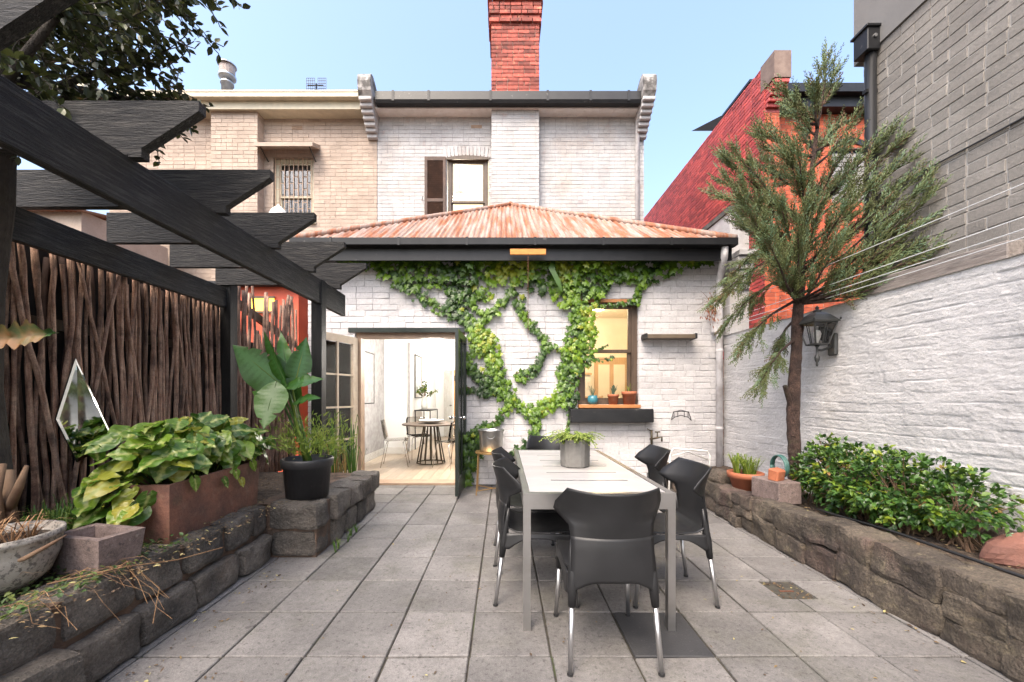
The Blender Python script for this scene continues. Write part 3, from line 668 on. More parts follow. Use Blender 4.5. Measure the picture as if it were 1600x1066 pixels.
# ---- kitchen window
kw = sash_window(wh, KX0, KX1, KZ0, KZ1, WY+.05, m_brownwood, 1.92, fw=.085)
q = MB(); q.cbox(((KX0+KX1)/2,WY-.005,KZ0-.027), (KX1-KX0+.0,.20,.05), .006); q.build('inner_sill', m_sillwood, kw)
q = MB(); q.cbox(((.93+2.09)/2,WY-.06,KZ0-.155), (1.16,.22,.185), .010, jit=.004); q.build('stone_sill', m_dark, kw)
q = MB(); q.bb(KX0-.0,KX1,WY+.004,WY+.05,KZ1-.045,KZ1-.001); q.build('head_trim', m_sillwood, kw)
# ---- french door frame and leaves
b_ = MB(); b_.bb(DX0,DX0+.07,WY+.05,WY+.20,0,DZ); b_.bb(DX1-.07,DX1,WY+.05,WY+.20,0,DZ); b_.bb(DX0+.07,DX1-.07,WY+.051,WY+.199,DZ-.07,DZ)
df = b_.build('door_frame', m_tan, wh)
q = MB(); q.bb(DX0-.09,DX1+.03,WY-.02,WY+.03,DZ+.002,DZ+.065); q.build('drip_head', m_green, df)
q = MB(); q.bb(DX0+.0,DX1,WY-.03,WY+.24,-.01,.028); q.build('threshold', m_tan, df)
def leaf(par, hinge, ang, Wd, mm, cols, rows, label, side):
    Mx = Matrix.Translation(Vector(hinge)) @ Matrix.Rotation(ang, 4, 'Z')
    z0, z1, st, T = .03, 2.10, .095, .042
    b_ = MB(); b_.bb(0,st,-T/2,T/2,z0,z1); b_.bb(Wd-st,Wd,-T/2,T/2,z0,z1); b_.bb(st,Wd-st,-T/2+.001,T/2-.001,z1-st,z1); b_.bb(st,Wd-st,-T/2+.001,T/2-.001,z0,z0+.2)
    gw, gh = (Wd-2*st), (z1-st-z0-.2)
    for i in range(1,cols): x = st+gw*i/cols; b_.bb(x-.012,x+.012,-T/2+.006,T/2-.006,z0+.2,z1-st)
    for j in range(1,rows): z = z0+.2+gh*j/rows; b_.bb(st,Wd-st,-T/2+.007,T/2-.007,z-.012,z+.012)
    d = b_.xf(Mx).build('door', mm, par); d['label'] = label
    for i in range(cols):
        for j in range(rows):
            p = MB(); p.bb(st+gw*i/cols+.010,st+gw*(i+1)/cols-.010,-.003,.003,z0+.2+gh*j/rows+.010,z0+.2+gh*(j+1)/rows-.010); p.xf(Mx).build('pane', m_glass, d)
    h = MB()
    for s_ in (-1,1):
        h.lathe([(.018,0),(.018,.008),(.008,.012),(.008,.04),(.022,.05),(.026,.065),(.018,.08),(0,.083)], (Wd-.05,s_*T/2,1.0), 14, M=Matrix.Rotation(R(-90*s_),3,'X'))
    h.xf(Mx).build('handle', m_chrome, d, True)
    h = MB(); h.bb(Wd-.02,Wd+.002,-.03,-.02,1.45,1.52); h.bb(Wd-.07,Wd-.03,-T/2-.014,-T/2-.0005,1.46,1.48); h.xf(Mx).build('bolt', m_bronze, d)
    return d
leaf(wh, (DX0+.02,WY+.02,0), R(-110), .76, m_doorcream, 2, 4, 'cream glazed door leaf swung open to the left', -1)
leaf(wh, (DX1+.00,WY+.0,0), R(-92), .80, m_green, 2, 1, 'dark green glazed door leaf swung open to the right', 1)
# ================================================================ cream neighbouring house
random.seed(51)
chs = thing('cream_house', 'cream painted brick terrace house with barred upstairs window and metal flue', 'house', (-5.8,9,0))
NX0, NX1 = -8.72, -2.80; NBX0, NBX1, NBY = -6.30, -5.30, 8.57
nwin = (-5.09,-4.20,5.15,6.55)
b_ = MB(); backing(b_, NX0, NX1, 0, 7.55, [nwin], lambda a,b2,c,d: b_.bb(a,b2,MY+.006,MY+.2,c,d)); b_.bb(NBX0,NBX1,NBY+.006,MY,0,7.55)
b_.bb(NX0,NX0+.2,MY+.2,17,0,7.5); b_.bb(-2.99,NX1,MY+.2,17,0,7.5)
nw = b_.build('wall', m_creammort, chs)
rest = MB()
courses(NX0,NX1,2.0,7.5,[nwin,(NBX0,NBX1,0,9)],lambda u,z,L,h_: rest.box((u,MY+.02+rr(-.002,.002),z),(L,.04,h_),jit=.002))
courses(NBX0,NBX1,2.0,7.5,[],lambda u,z,L,h_: rest.box((u,NBY+.02+rr(-.002,.002),z),(L,.04,h_),jit=.002))
courses(NBY+.045,MY,2.0,7.5,[],lambda u,z,L,h_: rest.box((NBX1-.018,u,z),(.04,L,h_),jit=.002))
stuff(rest.build('brick_field', m_cream, nw))
b_ = MB(); b_.bb(NX0-.15,-3.05,8.34,8.47,7.55,7.67); b_.bb(NX0-.15,-3.05,8.33,8.35,7.645,7.68); b_.build('gutter', m_creamtrim, chs)
b_ = MB(); b_.bb(NX0-.1,-3.05,8.472,8.50,7.38,7.62); b_.build('fascia', m_creamtrim, chs)
b_ = MB(); b_.bb(NX0,-3.05,8.50,MY+.05,7.40,7.42); b_.build('soffit', m_creamtrim, chs)
b_ = MB(); b_.add([(NX0-.1,8.42,7.62),(-3.0,8.42,7.62),(-3.0,13,9.7),(NX0-.1,13,9.7),(-3.0,17,7.6),(NX0-.1,17,7.6)], [(0,1,2,3),(3,2,4,5)]); b_.build('roof', m_slate, chs)
b_ = MB(); b_.cbox((NX0-.12,8.5,7.72), (.28,.5,.34), .01); b_.build('parapet_end', m_creamtrim, chs)
w_ = sash_window(chs, nwin[0]+.01, nwin[1]-.01, nwin[2], nwin[3]-.005, MY+.08, m_creamtrim, 5.72)
b_ = MB()
for i in range(9): x = nwin[0]+.04+i*.10; b_.bb(x,x+.014,MY+.0,MY+.014,nwin[2]+.02,nwin[3]-.02)
for i in range(8):
    for j in range(5):
        z = nwin[2]+.12+j*.28+(.14 if i % 2 else 0)
        if z < nwin[3]-.05: x = nwin[0]+.04+i*.10; b_.bb(x+.014,x+.10,MY+.002,MY+.012,z,z+.012)
b_.build('security_grille', m_tan, w_)
q = MB(); q.add([(-5.30,8.45,6.58),(-4.06,8.45,6.58),(-4.06,MY,6.72),(-5.30,MY,6.72),(-5.30,8.45,6.66),(-4.06,8.45,6.66),(-4.06,MY,6.82),(-5.30,MY,6.82)], [(0,1,2,3),(4,7,6,5),(0,4,5,1),(1,5,6,2),(3,7,4,0)]); q.build('window_hood', m_cream, w_)
q = MB(); q.tube([(-5.2,8.5,6.60),(-5.2,MY,6.45)], .012, 6); q.tube([(-4.15,8.5,6.60),(-4.15,MY,6.45)], .012, 6); q.build('hood_bracket', m_black, w_)
q = MB(); q.bb(nwin[0]-.06,nwin[1]+.06,MY-.05,MY+.07,nwin[2]-.08,nwin[2]); q.build('sill', m_creamtrim, w_)
q = MB(); q.bb(nwin[0]+.05,nwin[1]-.05,MY+.18,MY+.19,nwin[2],nwin[3]); q.build('blind', mat('dark_blind',(.03,.03,.035),(.05,.05,.055),6,.6), w_)
for xx in (-4.85,-4.35): 
    pass
q = MB(); q.bb(-4.68,-4.45,MY-.003,MY+.01,7.16,7.24)
for i in range(7): q.bb(-4.67+i*.033,-4.655+i*.033,MY-.009,MY-.003,7.165,7.235)
q.build('vent', m_tan, chs)
fl = MB(); fl.lathe([(.12,7.9),(.12,8.66),(.14,8.66),(.14,8.71),(.10,8.73),(.10,8.78)], (-6.56,9.45,0), 18); fo = fl.build('flue', m_gal, chs, True)
q = MB(); q.lathe([(.10,8.76),(.18,8.81),(.19,8.86),(.14,8.90)], (-6.56,9.45,0), 18)
q.build('cowl_skirt', m_gal, fo, True)
q = MB(); q.prism([(-6.56+.17*math.cos(a),9.45+.15*math.sin(a)) for a in [i*math.pi/8 for i in range(16)]], 'z', 8.89, 9.10); q.build('cowl', mat('stained_zinc',(.40,.33,.30),(.28,.24,.22),4,.6,spots=[((.16,.09,.06),7,.55,.7,.6)]), fo)
q = MB(); q.lathe([(.195,9.10),(.195,9.12),(.0,9.14)], (-6.56,9.45,0), 18); q.build('cowl_cap', m_gal, fo)
an = thing('tv_antenna', 'small mesh television antenna on the roof of the cream house', 'antenna', (-4.8,10.2,8.3))
q = MB(); q.tube([(-4.8,10.2,8.28),(-4.8,10.2,9.28)], .02, 6); q.tube([(-5.0,10.15,9.2),(-4.6,10.15,9.2)], .012, 5); q.build('mast', m_dark, an)
for (x0,x1) in ((-5.05,-4.84),(-4.76,-4.55)):
    q = MB()
    for i in range(5): x = x0+(x1-x0)*i/4; q.tube([(x,10.2,9.08),(x,10.2,9.42)], .006, 4)
    for i in range(6): z = 9.08+.34*i/5; q.tube([(x0,10.2,z),(x1,10.2,z)], .006, 4)
    q.build('mesh_panel', m_dark, an)
# low structures beside the cream house
q = thing('outbuilding', 'low outbuilding with a faded reddish tin roof beside the cream house', 'shed', (-8.6,7.2,0))
b_ = MB(); b_.bb(-10.2,-7.0,6.6,8.3,0,4.35); b_.build('wall', m_cream, q)
s = sheet(-10.4,-6.9,lambda X,t,dz: (X,6.45+t,4.30+t*.22+dz),lambda X: 2.0); s.build('roof', m_roof, q, True)
um = thing('closed_umbrella', 'white folded umbrella top poking up behind the pergola', 'umbrella', (-3.9,6.9,0))
b_ = MB(); b_.lathe([(.22,4.05),(.24,4.12),(.20,4.32),(.10,4.50),(.03,4.56),(.0,4.60)], (-3.9,6.9,0), 10); b_.build('canopy', m_cwhite, um)
b_ = MB(); b_.tube([(-3.9,6.9,0),(-3.9,6.9,4.5)], .03, 8); b_.build('pole', m_cwhite, um)
rs = thing('red_shed', 'orange red painted shed with a yellow lit window beyond the brushwood fence', 'shed', (-3.7,6.8,0))
b_ = MB(); b_.bb(-4.5,-3.22,6.25,7.6,0,2.98); b_.build('wall', mat('orange_red_paint',(.52,.075,.025),(.42,.055,.02),4,.6), rs)
b_ = MB(); b_.bb(-4.6,-3.15,6.12,7.7,2.98,3.04); b_.build('roof', m_dark, rs)
b_ = MB(); b_.bb(-3.95,-3.60,6.235,6.25,2.60,2.80); wn = b_.build('window', emis('yellow_lit_glass',(1,.55,.06),1.1), rs)
b_ = MB(); b_.bb(-3.97,-3.58,6.22,6.236,2.80,2.83); b_.bb(-3.97,-3.58,6.22,6.236,2.57,2.60); b_.build('frame', m_brownwood, wn)
# ================================================================ red brick house on the right
random.seed(61)
rh = thing('red_house', 'red brick terrace house with a tall red painted party wall and louvred window', 'house', (8,11,0))
RX0, RX1, RY = 5.58, 5.89, 8.50
b_ = MB(); b_.bb(RX0+.006,RX1,RY+.006,16.5,0,8.36); pw = b_.build('party_wall', m_redmort, rh)
rest = MB(); courses(RY,16.5,2.2,8.36,[],lambda u,z,L,h_: rest.box((RX0+.015+rr(-.004,.004),u,z),(.05,L-.008,h_-.008),jit=.002), lens=(.23,.23,.112)); stuff(rest.build('brick_field', m_redpaint, pw))
rest = MB(); courses(RX0,RX1,2.2,7.4,[],lambda u,z,L,h_: rest.box((u,RY+.02,z),(L,.04,h_),jit=.002)); stuff(rest.build('brick_field', m_orangebrick, pw))
b_ = MB(); b_.bb(RX0-.02,RX1+.02,8.18,8.62,7.83,8.38); b_.build('kneeler', mat('brown_render',(.16,.11,.09),(.22,.16,.13),5,.85,.4,40), pw)
for i in range(6):
    q = MB(); d = .40-.06*i; q.cbox((5.735,RY-.0-d/2+.12,7.78-i*.085), (.31,d+.05,.076), .006); q.build('corbel', m_redpaint, pw)
lw_ = (7.25,8.05,5.55,6.75)
b_ = MB(); backing(b_, RX1, 10, 0, 8.05, [lw_], lambda a,b2,c,d: b_.bb(a,b2,MY+.006,MY+.2,c,d)); fw_ = b_.build('wall', m_redmort, rh)
rest = MB(); courses(RX1,10,2.2,7.9,[lw_],lambda u,z,L,h_: rest.box((u,MY+.02,z),(L,.04,h_),jit=.002)); stuff(rest.build('brick_field', m_orangebrick, fw_))
b_ = MB(); b_.bb(lw_[0],lw_[1],MY+.08,MY+.12,lw_[2],lw_[3]); lv = b_.build('window', m_dark, rh)
b_ = MB(); b_.prism([(lw_[0]-.02,6.62),(lw_[0]+.15,6.80),(7.65,6.88),(lw_[1]-.15,6.80),(lw_[1]+.02,6.62),(lw_[1]+.02,6.74),(lw_[1]-.12,6.92),(7.65,7.0),(lw_[0]+.12,6.92),(lw_[0]-.02,6.74)], 'y', MY-.02, MY+.08); b_.build('arch_head', m_dark, lv)
for i in range(11):
    q = MB(); q.box((7.65,MY+.05,5.62+i*.10), (.74,.012,.07), Matrix.Rotation(R(35),3,'X')); q.build('louvre', m_cwhite, lv)
b_ = MB(); b_.bb(RX1+.02,10,8.42,8.56,7.72,7.90); b_.bb(RX1+.02,10,8.56,8.60,7.50,7.88); b_.bb(RX1,10,8.6,MY+.05,7.50,7.53); b_.build('eaves_gutter', m_dark, rh)
b_ = MB(); b_.add([(RX1,8.5,7.9),(10,8.5,7.9),(10,12.5,9.6),(RX1,12.5,9.6)], [(0,1,2,3)]); b_.build('roof', m_slate, rh)
b_ = MB(); b_.tube([(6.0,8.62,7.5),(6.0,8.74,7.35),(6.0,8.74,2)], .05, 10); b_.build('downpipe', m_dark, rh)
b_ = MB(); b_.bb(5.87,6.2,9.5,10.6,8.36,8.74); b_.bb(5.84,6.2,9.45,10.65,8.74,8.80); b_.build('side_eave', m_dark, rh)
# ================================================================ rooms seen through the openings
random.seed(71)
fl_ = MB(); fl_.bb(-2.75,2.98,WY+.24,16.5,-.05,-.012); ifl = struct(fl_.build('interior_floor', m_joint))
x = -2.62
while x < .6:
    yy = WY+.245+rr(-.9,0)
    while yy < 12.4:
        L = rr(1.0,1.9); a, c = max(yy,WY+.245), min(yy+L,12.4)
        if c-a > .1: q = MB(); q.cbox((x+.068,(a+c)/2,.006), (.133,c-a-.003,.024), .002); q.build('floorboard', m_floor, ifl)
        yy += L
    x += .136
q = MB(); q.bb(.62,2.97,WY+.26,8.6,-.012,.016); q.build('kitchen_lining', m_intwood, ifl)
b_ = MB()
b_.bb(-2.72,-2.62,WY+.251,8.68,0,2.95)                                   # left wall of the dining room
b_.bb(-2.62,-2.13,8.68,8.80,0,2.95); b_.bb(-2.13,.6,8.68,8.80,2.45,2.95); b_.bb(.3,.6,8.68,8.80,0,2.45)
b_.bb(.6,.7,WY+.251,8.80,0,2.95)                                         # wall to the kitchen
b_.bb(-2.23,-2.13,9.025,12.5,0,2.95); b_.bb(.5,.6,9.025,12.5,0,2.95)
b_.bb(-2.13,-1.85,12.5,12.6,0,2.95); b_.bb(-1.05,.6,12.5,12.6,0,2.95); b_.bb(-1.85,-1.05,12.5,12.6,2.1,2.95)
struct(b_.build('interior_wall', m_int))
b_ = MB(); b_.bb(-2.72,.7,WY+.251,8.80,2.951,3.0); b_.bb(-2.23,.6,9.025,12.6,2.951,3.0); struct(b_.build('interior_ceiling', m_int))
b_ = MB(); b_.bb(-2.619,-2.60,WY+.26,8.66,.02,.16); b_.bb(-2.60,-2.13,8.661,8.679,.02,.16); b_.bb(-2.129,-2.11,9.13,12.49,.02,.16); struct(b_.build('skirting', m_cwhite))
# corridor beyond (warm)
b_ = MB(); b_.bb(-2.3,-1.9,12.62,16,0,2.6); b_.bb(-1.0,-.6,12.62,16,0,2.6); b_.bb(-1.9,-1.0,15.9,16,0,2.6); b_.bb(-1.9,-1.0,12.62,16,2.601,2.65); struct(b_.build('corridor_wall', m_intcream))
fd = MB(); fd.bb(-1.75,-1.1,15.86,15.895,0.0,2.05); fdo = tag(fd.build('front_door', m_intwood), 'orange timber front door at the end of the lit corridor', 'door')
q = MB(); q.bb(-1.35,-1.2,15.85,15.862,.9,1.8); q.build('glass_strip', m_smoke, fdo)
dw = MB(); Mx = Matrix.Translation((-1.85,12.48,0)) @ Matrix.Rotation(R(-62),4,'Z'); dw.bb(0,.76,-.02,.02,.03,2.05); dd = dw.xf(Mx).build('panel_door', m_cwhite); tag(dd, 'white inner door ajar beside the corridor', 'door')
for (z0,z1) in ((.2,.95),(1.1,1.9)):
    q = MB(); q.bb(.12,.34,-.026,-.0195,z0,z1); q.bb(.42,.64,-.026,-.0195,z0,z1); q.xf(Mx).build('panel', m_cwhite, dd)
q = MB(); q.lathe([(.008,0),(.008,.04),(.025,.05),(.025,.065),(0,.075)], (.70,-.02,1.0), 12, M=Matrix.Rotation(R(90),3,'X')); q.xf(Mx).build('handle', m_bronze, dd)
# pictures
def picture(o0, u, wd, ht, label):
    """o0 centre, u in-wall direction, hung on a wall facing +X"""
    t = thing('framed_picture', label, 'picture', o0)
    x, yc, zc = o0
    b_ = MB(); f = .022
    b_.bb(x,x+.025,yc-wd/2,yc-wd/2+f,zc-ht/2,zc+ht/2); b_.bb(x,x+.025,yc+wd/2-f,yc+wd/2,zc-ht/2,zc+ht/2); b_.bb(x,x+.024,yc-wd/2+f,yc+wd/2-f,zc-ht/2,zc-ht/2+f); b_.bb(x,x+.024,yc-wd/2+f,yc+wd/2-f,zc+ht/2-f,zc+ht/2); b_.build('frame', m_black, t)
    b_ = MB(); b_.bb(x,x+.010,yc-wd/2+f,yc+wd/2-f,zc-ht/2+f,zc+ht/2-f); b_.build('mount', m_cwhite, t)
    b_ = MB(); b_.bb(x+.010,x+.013,yc-wd/2+.12,yc+wd/2-.12,zc-ht/2+.14,zc+ht/2-.14); b_.build('print', m_art, t)
picture((-2.619,7.62,1.62), None, .75, 1.0, 'black framed grey print on the left wall of the dining room')
picture((-2.129,9.9,1.75), None, .8, 1.05, 'black framed print above the console table in the back room')
# pendant lamp with two globes
pl = thing('pendant_lamp', 'chrome pendant lamp with two glowing glass globes above the round table', 'lamp', (-1.28,7.2,2.95))
gx = [(-1.44,7.15,2.16),(-1.08,7.2,2.19)]
q = MB(); q.lathe([(.07,2.95),(.07,2.93),(.012,2.92)], (-1.27,7.2,0), 16); q.tube([(-1.27,7.2,2.93),(-1.27,7.2,2.40)], .009, 8); q.tube([(-1.27,7.2,2.40),(-1.40,7.17,2.42),(-1.45,7.15,2.36),(-1.44,7.15,2.27)], .009, 8); q.tube([(-1.27,7.2,2.40),(-1.12,7.2,2.44),(-1.07,7.2,2.38),(-1.08,7.2,2.29)], .009, 8); q.build('stem', m_lantern, pl, True)
m_globe = emis('glowing_globe', (1,.95,.88), 9.0)
for gp, ra in zip(gx, (.12,.10)):
    q = MB(); q.lathe([(0.001,-ra)]+[(ra*math.cos(a),ra*math.sin(a)) for a in [-1.4+i*.2 for i in range(15)]]+[(0.001,ra)], gp, 20); q.build('globe', m_globe, pl, True)
def lamp(name, loc, power, col, ra, par):
    l = bpy.data.lights.new(name, 'POINT'); l.energy = power; l.color = col; l.shadow_soft_size = ra
    o = bpy.data.objects.new(name, l); C.objects.link(o); o.location = loc
    o.parent = par; o.matrix_parent_inverse = par.matrix_basis.inverted(); return o
lamp('globe_light', (-1.26,7.18,2.0), 52, (1,.93,.84), .14, pl)
def ceiling_lamp(name, label, loc, power, col):
    t = thing(name, label, 'lamp', loc); x, y, z = loc
    q = MB(); q.lathe([(.16,z),(.16,z-.03),(.11,z-.07),(.0,z-.085)], (x,y,0), 20); q.build('diffuser', emis(name+'_glow', col, 5.), t, True)
    lamp('ceiling_light', (x,y,z-.22), power, col, .12, t)
ceiling_lamp('ceiling_lamp', 'lit round ceiling lamp in the warm kitchen', (1.7,7.2,2.9), 21, (1,.82,.55))
ceiling_lamp('ceiling_lamp', 'lit round ceiling lamp in the white back room', (-.9,10.8,2.95), 34, (1,.93,.84))
ceiling_lamp('ceiling_lamp', 'lit round ceiling lamp in the orange corridor', (-1.45,14,2.6), 25, (1,.6,.28))
# round table and smoked chairs
rt = thing('round_table', 'round dining table with dark top and splayed rod legs in the dining room', 'table', (-1.36,7.45,.02))
q = MB(); q.lathe([(.0,.735),(.52,.735),(.53,.742),(.53,.757),(.52,.762),(.0,.762)], (-1.36,7.45,0), 40); q.build('tabletop', m_brownwood, rt)
for i in range(14):
    a = 2*math.pi*i/14; q = MB(); q.tube([(-1.36+.13*math.cos(a),7.45+.13*math.sin(a),.735),(-1.36+.26*math.cos(a),7.45+.26*math.sin(a),.03)], .011, 6); q.build('leg_rod', m_bronze, rt)
q = MB(); q.tube([(-1.36+.26*math.cos(a),7.45+.26*math.sin(a),.034) for a in [i*math.pi/14 for i in range(29)]], .012, 6); q.build('base_ring', m_bronze, rt)
bo = MB(); bo.lathe([(.0,.766),(.10,.766),(.20,.80),(.235,.83),(.225,.83),(.19,.81),(.0,.785)], (-1.36,7.45,0), 28); tag(bo.build('bowl', m_cwhite, None, True), 'wide white bowl on the round dining table', 'bowl')
def ghost(loc, rz, label):
    t = thing('acrylic_chair', label, 'chair', loc, rz, 'smoked acrylic chairs round the dining table')
    st = [(.21,.44,.20),(.15,.455,.215),(0,.445,.22),(-.14,.44,.215),(-.19,.47,.21),(-.215,.54,.21),(-.235,.65,.215),(-.255,.76,.21),(-.265,.82,.19)]
    q = MB(); n_ = len(st)-1
    def fn(u, v):
        f = v*n_; i = min(int(f), n_-1); k = f-i; a = [st[i][c]*(1-k)+st[i+1][c]*k for c in range(3)]; uu = u*2-1
        return Vector((uu*a[2], a[0]+.04*uu*uu*(1 if v > .5 else 0), a[1]+.02*uu*uu*(1 if v < .5 else 0)))
    q.grid(fn, 8, 16); o = q.build('shell', m_smoke, t, True, False)
    md = o.modifiers.new('thick', 'SOLIDIFY'); md.thickness = .008
    for sx in (-1,1):
        for (y0,y1) in ((.14,.23),(-.14,-.24)):
            q = MB(); q.tube([(sx*.06,y0,.435),(sx*.17,y0,.43),(sx*.19,y0*1.1,.40),(sx*.22,y1,.0)], .008, 6); q.build('leg', m_chrome, t, True, False)
    return t
ghost((-1.95,7.2,.02), R(-80), 'smoked acrylic dining chair facing right at the round table, white wall behind')
ghost((-1.72,8.1,.02), R(-150), 'smoked acrylic dining chair behind the round table with its back to the far rooms')
ghost((-.93,7.0,.02), R(50), 'smoked acrylic dining chair beside the dark green door leaf')
ghost((-.75,7.85,.02), R(120), 'smoked acrylic dining chair behind the round table nearest the kitchen wall')
cs = thing('console_table', 'slim black metal console table in the back room', 'table', (-1.8,9.9,0))
q = MB(); q.bb(-2.1,-1.72,9.35,10.4,.92,.945); q.build('top', m_black, cs)
for (x,y) in ((-2.09,9.36),(-1.74,9.36),(-2.09,10.38),(-1.74,10.38)): q = MB(); q.bb(x,x+.02,y,y+.02,.018,.92); q.build('leg', m_black, cs)
va = thing('vase_plant', 'leafy green stems in a white vase on the console table', 'plant', (-1.93,9.7,.945))
q = MB(); q.lathe([(.0,.947),(.06,.947),(.085,1.02),(.08,1.15),(.045,1.24),(.05,1.27),(.04,1.27),(.03,1.2)], (-1.93,9.7,0), 20); q.build('vase', m_cwhite, va, True)
fo_ = MB(); tw = MB()
def oval(b_, base, d, nrm, L, W, r=None, fold=.15, curl=.15):
    d = Vector(d).normalized(); nrm = Vector(nrm); s = d.cross(nrm)
    if s.length < 1e-4: s = d.orthogonal()
    s.normalize(); n_ = s.cross(d)
    base = Vector(base); vs_ = []
    for t, w_ in ((0,.02),(.3,.85),(.62,.9),(1,.02)):
        c = base+d*(L*t)-n_*(curl*L*t*t)
        vs_ += [c-s*(W/2*w_)+n_*(fold*W*w_), c, c+s*(W/2*w_)+n_*(fold*W*w_)]
    fs = []
    for i in range(3):
        fs += [(3*i,3*i+1,3*i+4,3*i+3),(3*i+1,3*i+2,3*i+5,3*i+4)]
    b_.add(vs_, fs, r)
def rdir(): 
    while True:
        v = Vector((rr(-1,1),rr(-1,1),rr(-1,1)))
        if .05 < v.length < 1: return v.normalized()
for i in range(16):
    a = rdir(); a.z = abs(a.z)+.5; a.normalize(); e = Vector((-1.93,9.7,1.25))+a*rr(.25,.42)
    tw.tube([(-1.93,9.7,1.2),(Vector((-1.93,9.7,1.25))+e)/2,e], .004, 4)
    for k in range(9): oval(fo_, Vector((-1.93,9.7,1.25)).lerp(e, rr(.4,1)), rdir(), rdir(), rr(.06,.09), .045)
tw.build('stems', m_twig, va); stuff(fo_.build('foliage', m_shrub, va))
# kitchen
b_ = MB(); b_.bb(.7,2.97,8.6,8.7,0,2.95); b_.bb(2.96,3.0,WY+.26,8.6,0,2.95); b_.bb(.701,2.97,WY+.26,8.7,2.951,3.0); b_.bb(.702,.72,WY+.26,8.6,0,2.95); struct(b_.build('kitchen_wall', m_intcream))
kd = MB(); kd.bb(1.95,2.68,8.55,8.595,.02,2.1); kdo = tag(kd.build('kitchen_door', m_intwood), 'orange timber panelled door at the back of the kitchen', 'door')
for (x0,x1,z0,z1) in ((2.03,2.27,.2,.95),(2.36,2.60,.2,.95),(2.03,2.27,1.1,1.95),(2.36,2.60,1.1,1.95)): q = MB(); q.bb(x0,x1,8.54,8.551,z0,z1); q.build('panel', m_intcream, kdo)
cb = thing('kitchen_cabinet', 'white kitchen cabinet with timber bench top seen through the window', 'cabinet', (1.1,8.2,0))
q = MB(); q.bb(1.05,1.75,8.05,8.58,.02,1.70); q.build('carcass', m_cwhite, cb); q = MB(); q.bb(1.04,1.78,8.02,8.59,1.70,1.74); q.build('top', m_intwood, cb)
for x in (1.08,1.42): q = MB(); q.bb(x,x+.31,8.035,8.05,.1,1.64); q.build('door', m_cwhite, cb)
kc = thing('kitchen_chair', 'orange timber kitchen chair seen low in the window', 'chair', (1.75,7.6,.016))
q = MB(); q.cbox((1.75,7.6,.46), (.42,.42,.035), .008); q.build('seat', m_intwood, kc)
for sx in (-1,1):
    for sy in (-1,1): q = MB(); q.tube([(1.75+sx*.18,7.6+sy*.18,.45),(1.75+sx*.2,7.6+sy*.2,.018)], .017, 8); q.build('leg', m_intwood, kc)
    q = MB(); q.tube([(1.75+sx*.18,7.78,.46),(1.75+sx*.19,7.84,1.28)], .016, 8); q.build('back_post', m_intwood, kc)
q = MB(); q.cbox((1.75,7.835,1.20), (.40,.02,.13), .005); q.build('back_rail', m_intwood, kc)
# upstairs room
b_ = MB(); b_.bb(-2.4,.5,11.6,11.7,4.4,7.3); b_.bb(-2.5,-2.4,MY+.23,11.7,4.4,7.3); b_.bb(.5,.6,MY+.23,11.7,4.4,7.3); b_.bb(-2.5,.6,MY+.23,11.7,7.3,7.35); b_.bb(-2.5,.6,MY+.23,11.7,4.35,4.4); struct(b_.build('upstairs_room', mat('pale_yellow_wall',(.80,.77,.68),None,3,.7)))
ul = thing('bedroom_pendant', 'lit bare bulb pendant hanging in the upstairs room', 'lamp', (-1.07,9.6,7.3))
q = MB(); q.lathe([(.12,7.3),(.11,7.27),(.03,7.25)], (-1.07,9.6,0), 18); q.tube([(-1.07,9.6,7.27),(-1.07,9.6,6.2)], .008, 6); q.lathe([(.015,6.2),(.10,6.17),(.14,6.08),(.13,6.08),(.09,6.15)], (-1.07,9.6,0), 18); q.build('cord', m_cwhite, ul)
q = MB(); q.lathe([(.001,-.06),(.04,-.045),(.06,0),(.04,.045),(.015,.06)], (-1.07,9.6,6.08), 14); q.build('bulb', emis('bulb_glow',(1,.85,.6),12.), ul, True)
lamp('bulb_light', (-1.07,9.6,5.95), 52, (1,.88,.70), .08, ul)
# ================================================================ pergola
random.seed(81)
pg = thing('pergola', 'black stained timber pergola with tapered rafters beside the brushwood fence', 'pergola', (-2.3,3,.4))
b_ = MB(); b_.cbox((-1.745,1.95,2.249), (.05,4.76,.228), .004); b_.build('beam', m_timber, pg)
b_ = MB(); b_.cbox((-2.845,1.95,2.265), (.05,4.2,.20), .004); b_.build('beam', m_timber, pg)
b_ = MB(); b_.cbox((-1.765,3.80,1.37), (.10,.10,2.0), .004); b_.build('post', m_timberz, pg)
b_ = MB(); b_.cbox((-2.845,4.12,1.40), (.11,.11,2.05), .004); b_.build('post', m_timberz, pg)
for k in range(-2, 5):
    Y = 1.84+.552*k; q = MB(); zt, zb = 2.612, 2.412
    poly = [(-2.915,zb),(-2.90,zb-.002),(-2.90,zb),(-1.68,zb),(-1.68,zb-.045),(-1.60,zb-.045),(-1.60,zb+.018),(-1.39,zt-.055),(-1.39,zt),(-2.915,zt)]
    poly = [(-2.915,zb-.02),(-1.775,zb-.02),(-1.775,2.364),(-1.715,2.364),(-1.715,2.355),(-1.655,2.355),(-1.655,2.395),(-1.392,2.565),(-1.392,zt),(-2.915,zt)]
    q.prism(poly, 'y', Y-.022, Y+.022); q.build('rafter', m_timberx, pg)
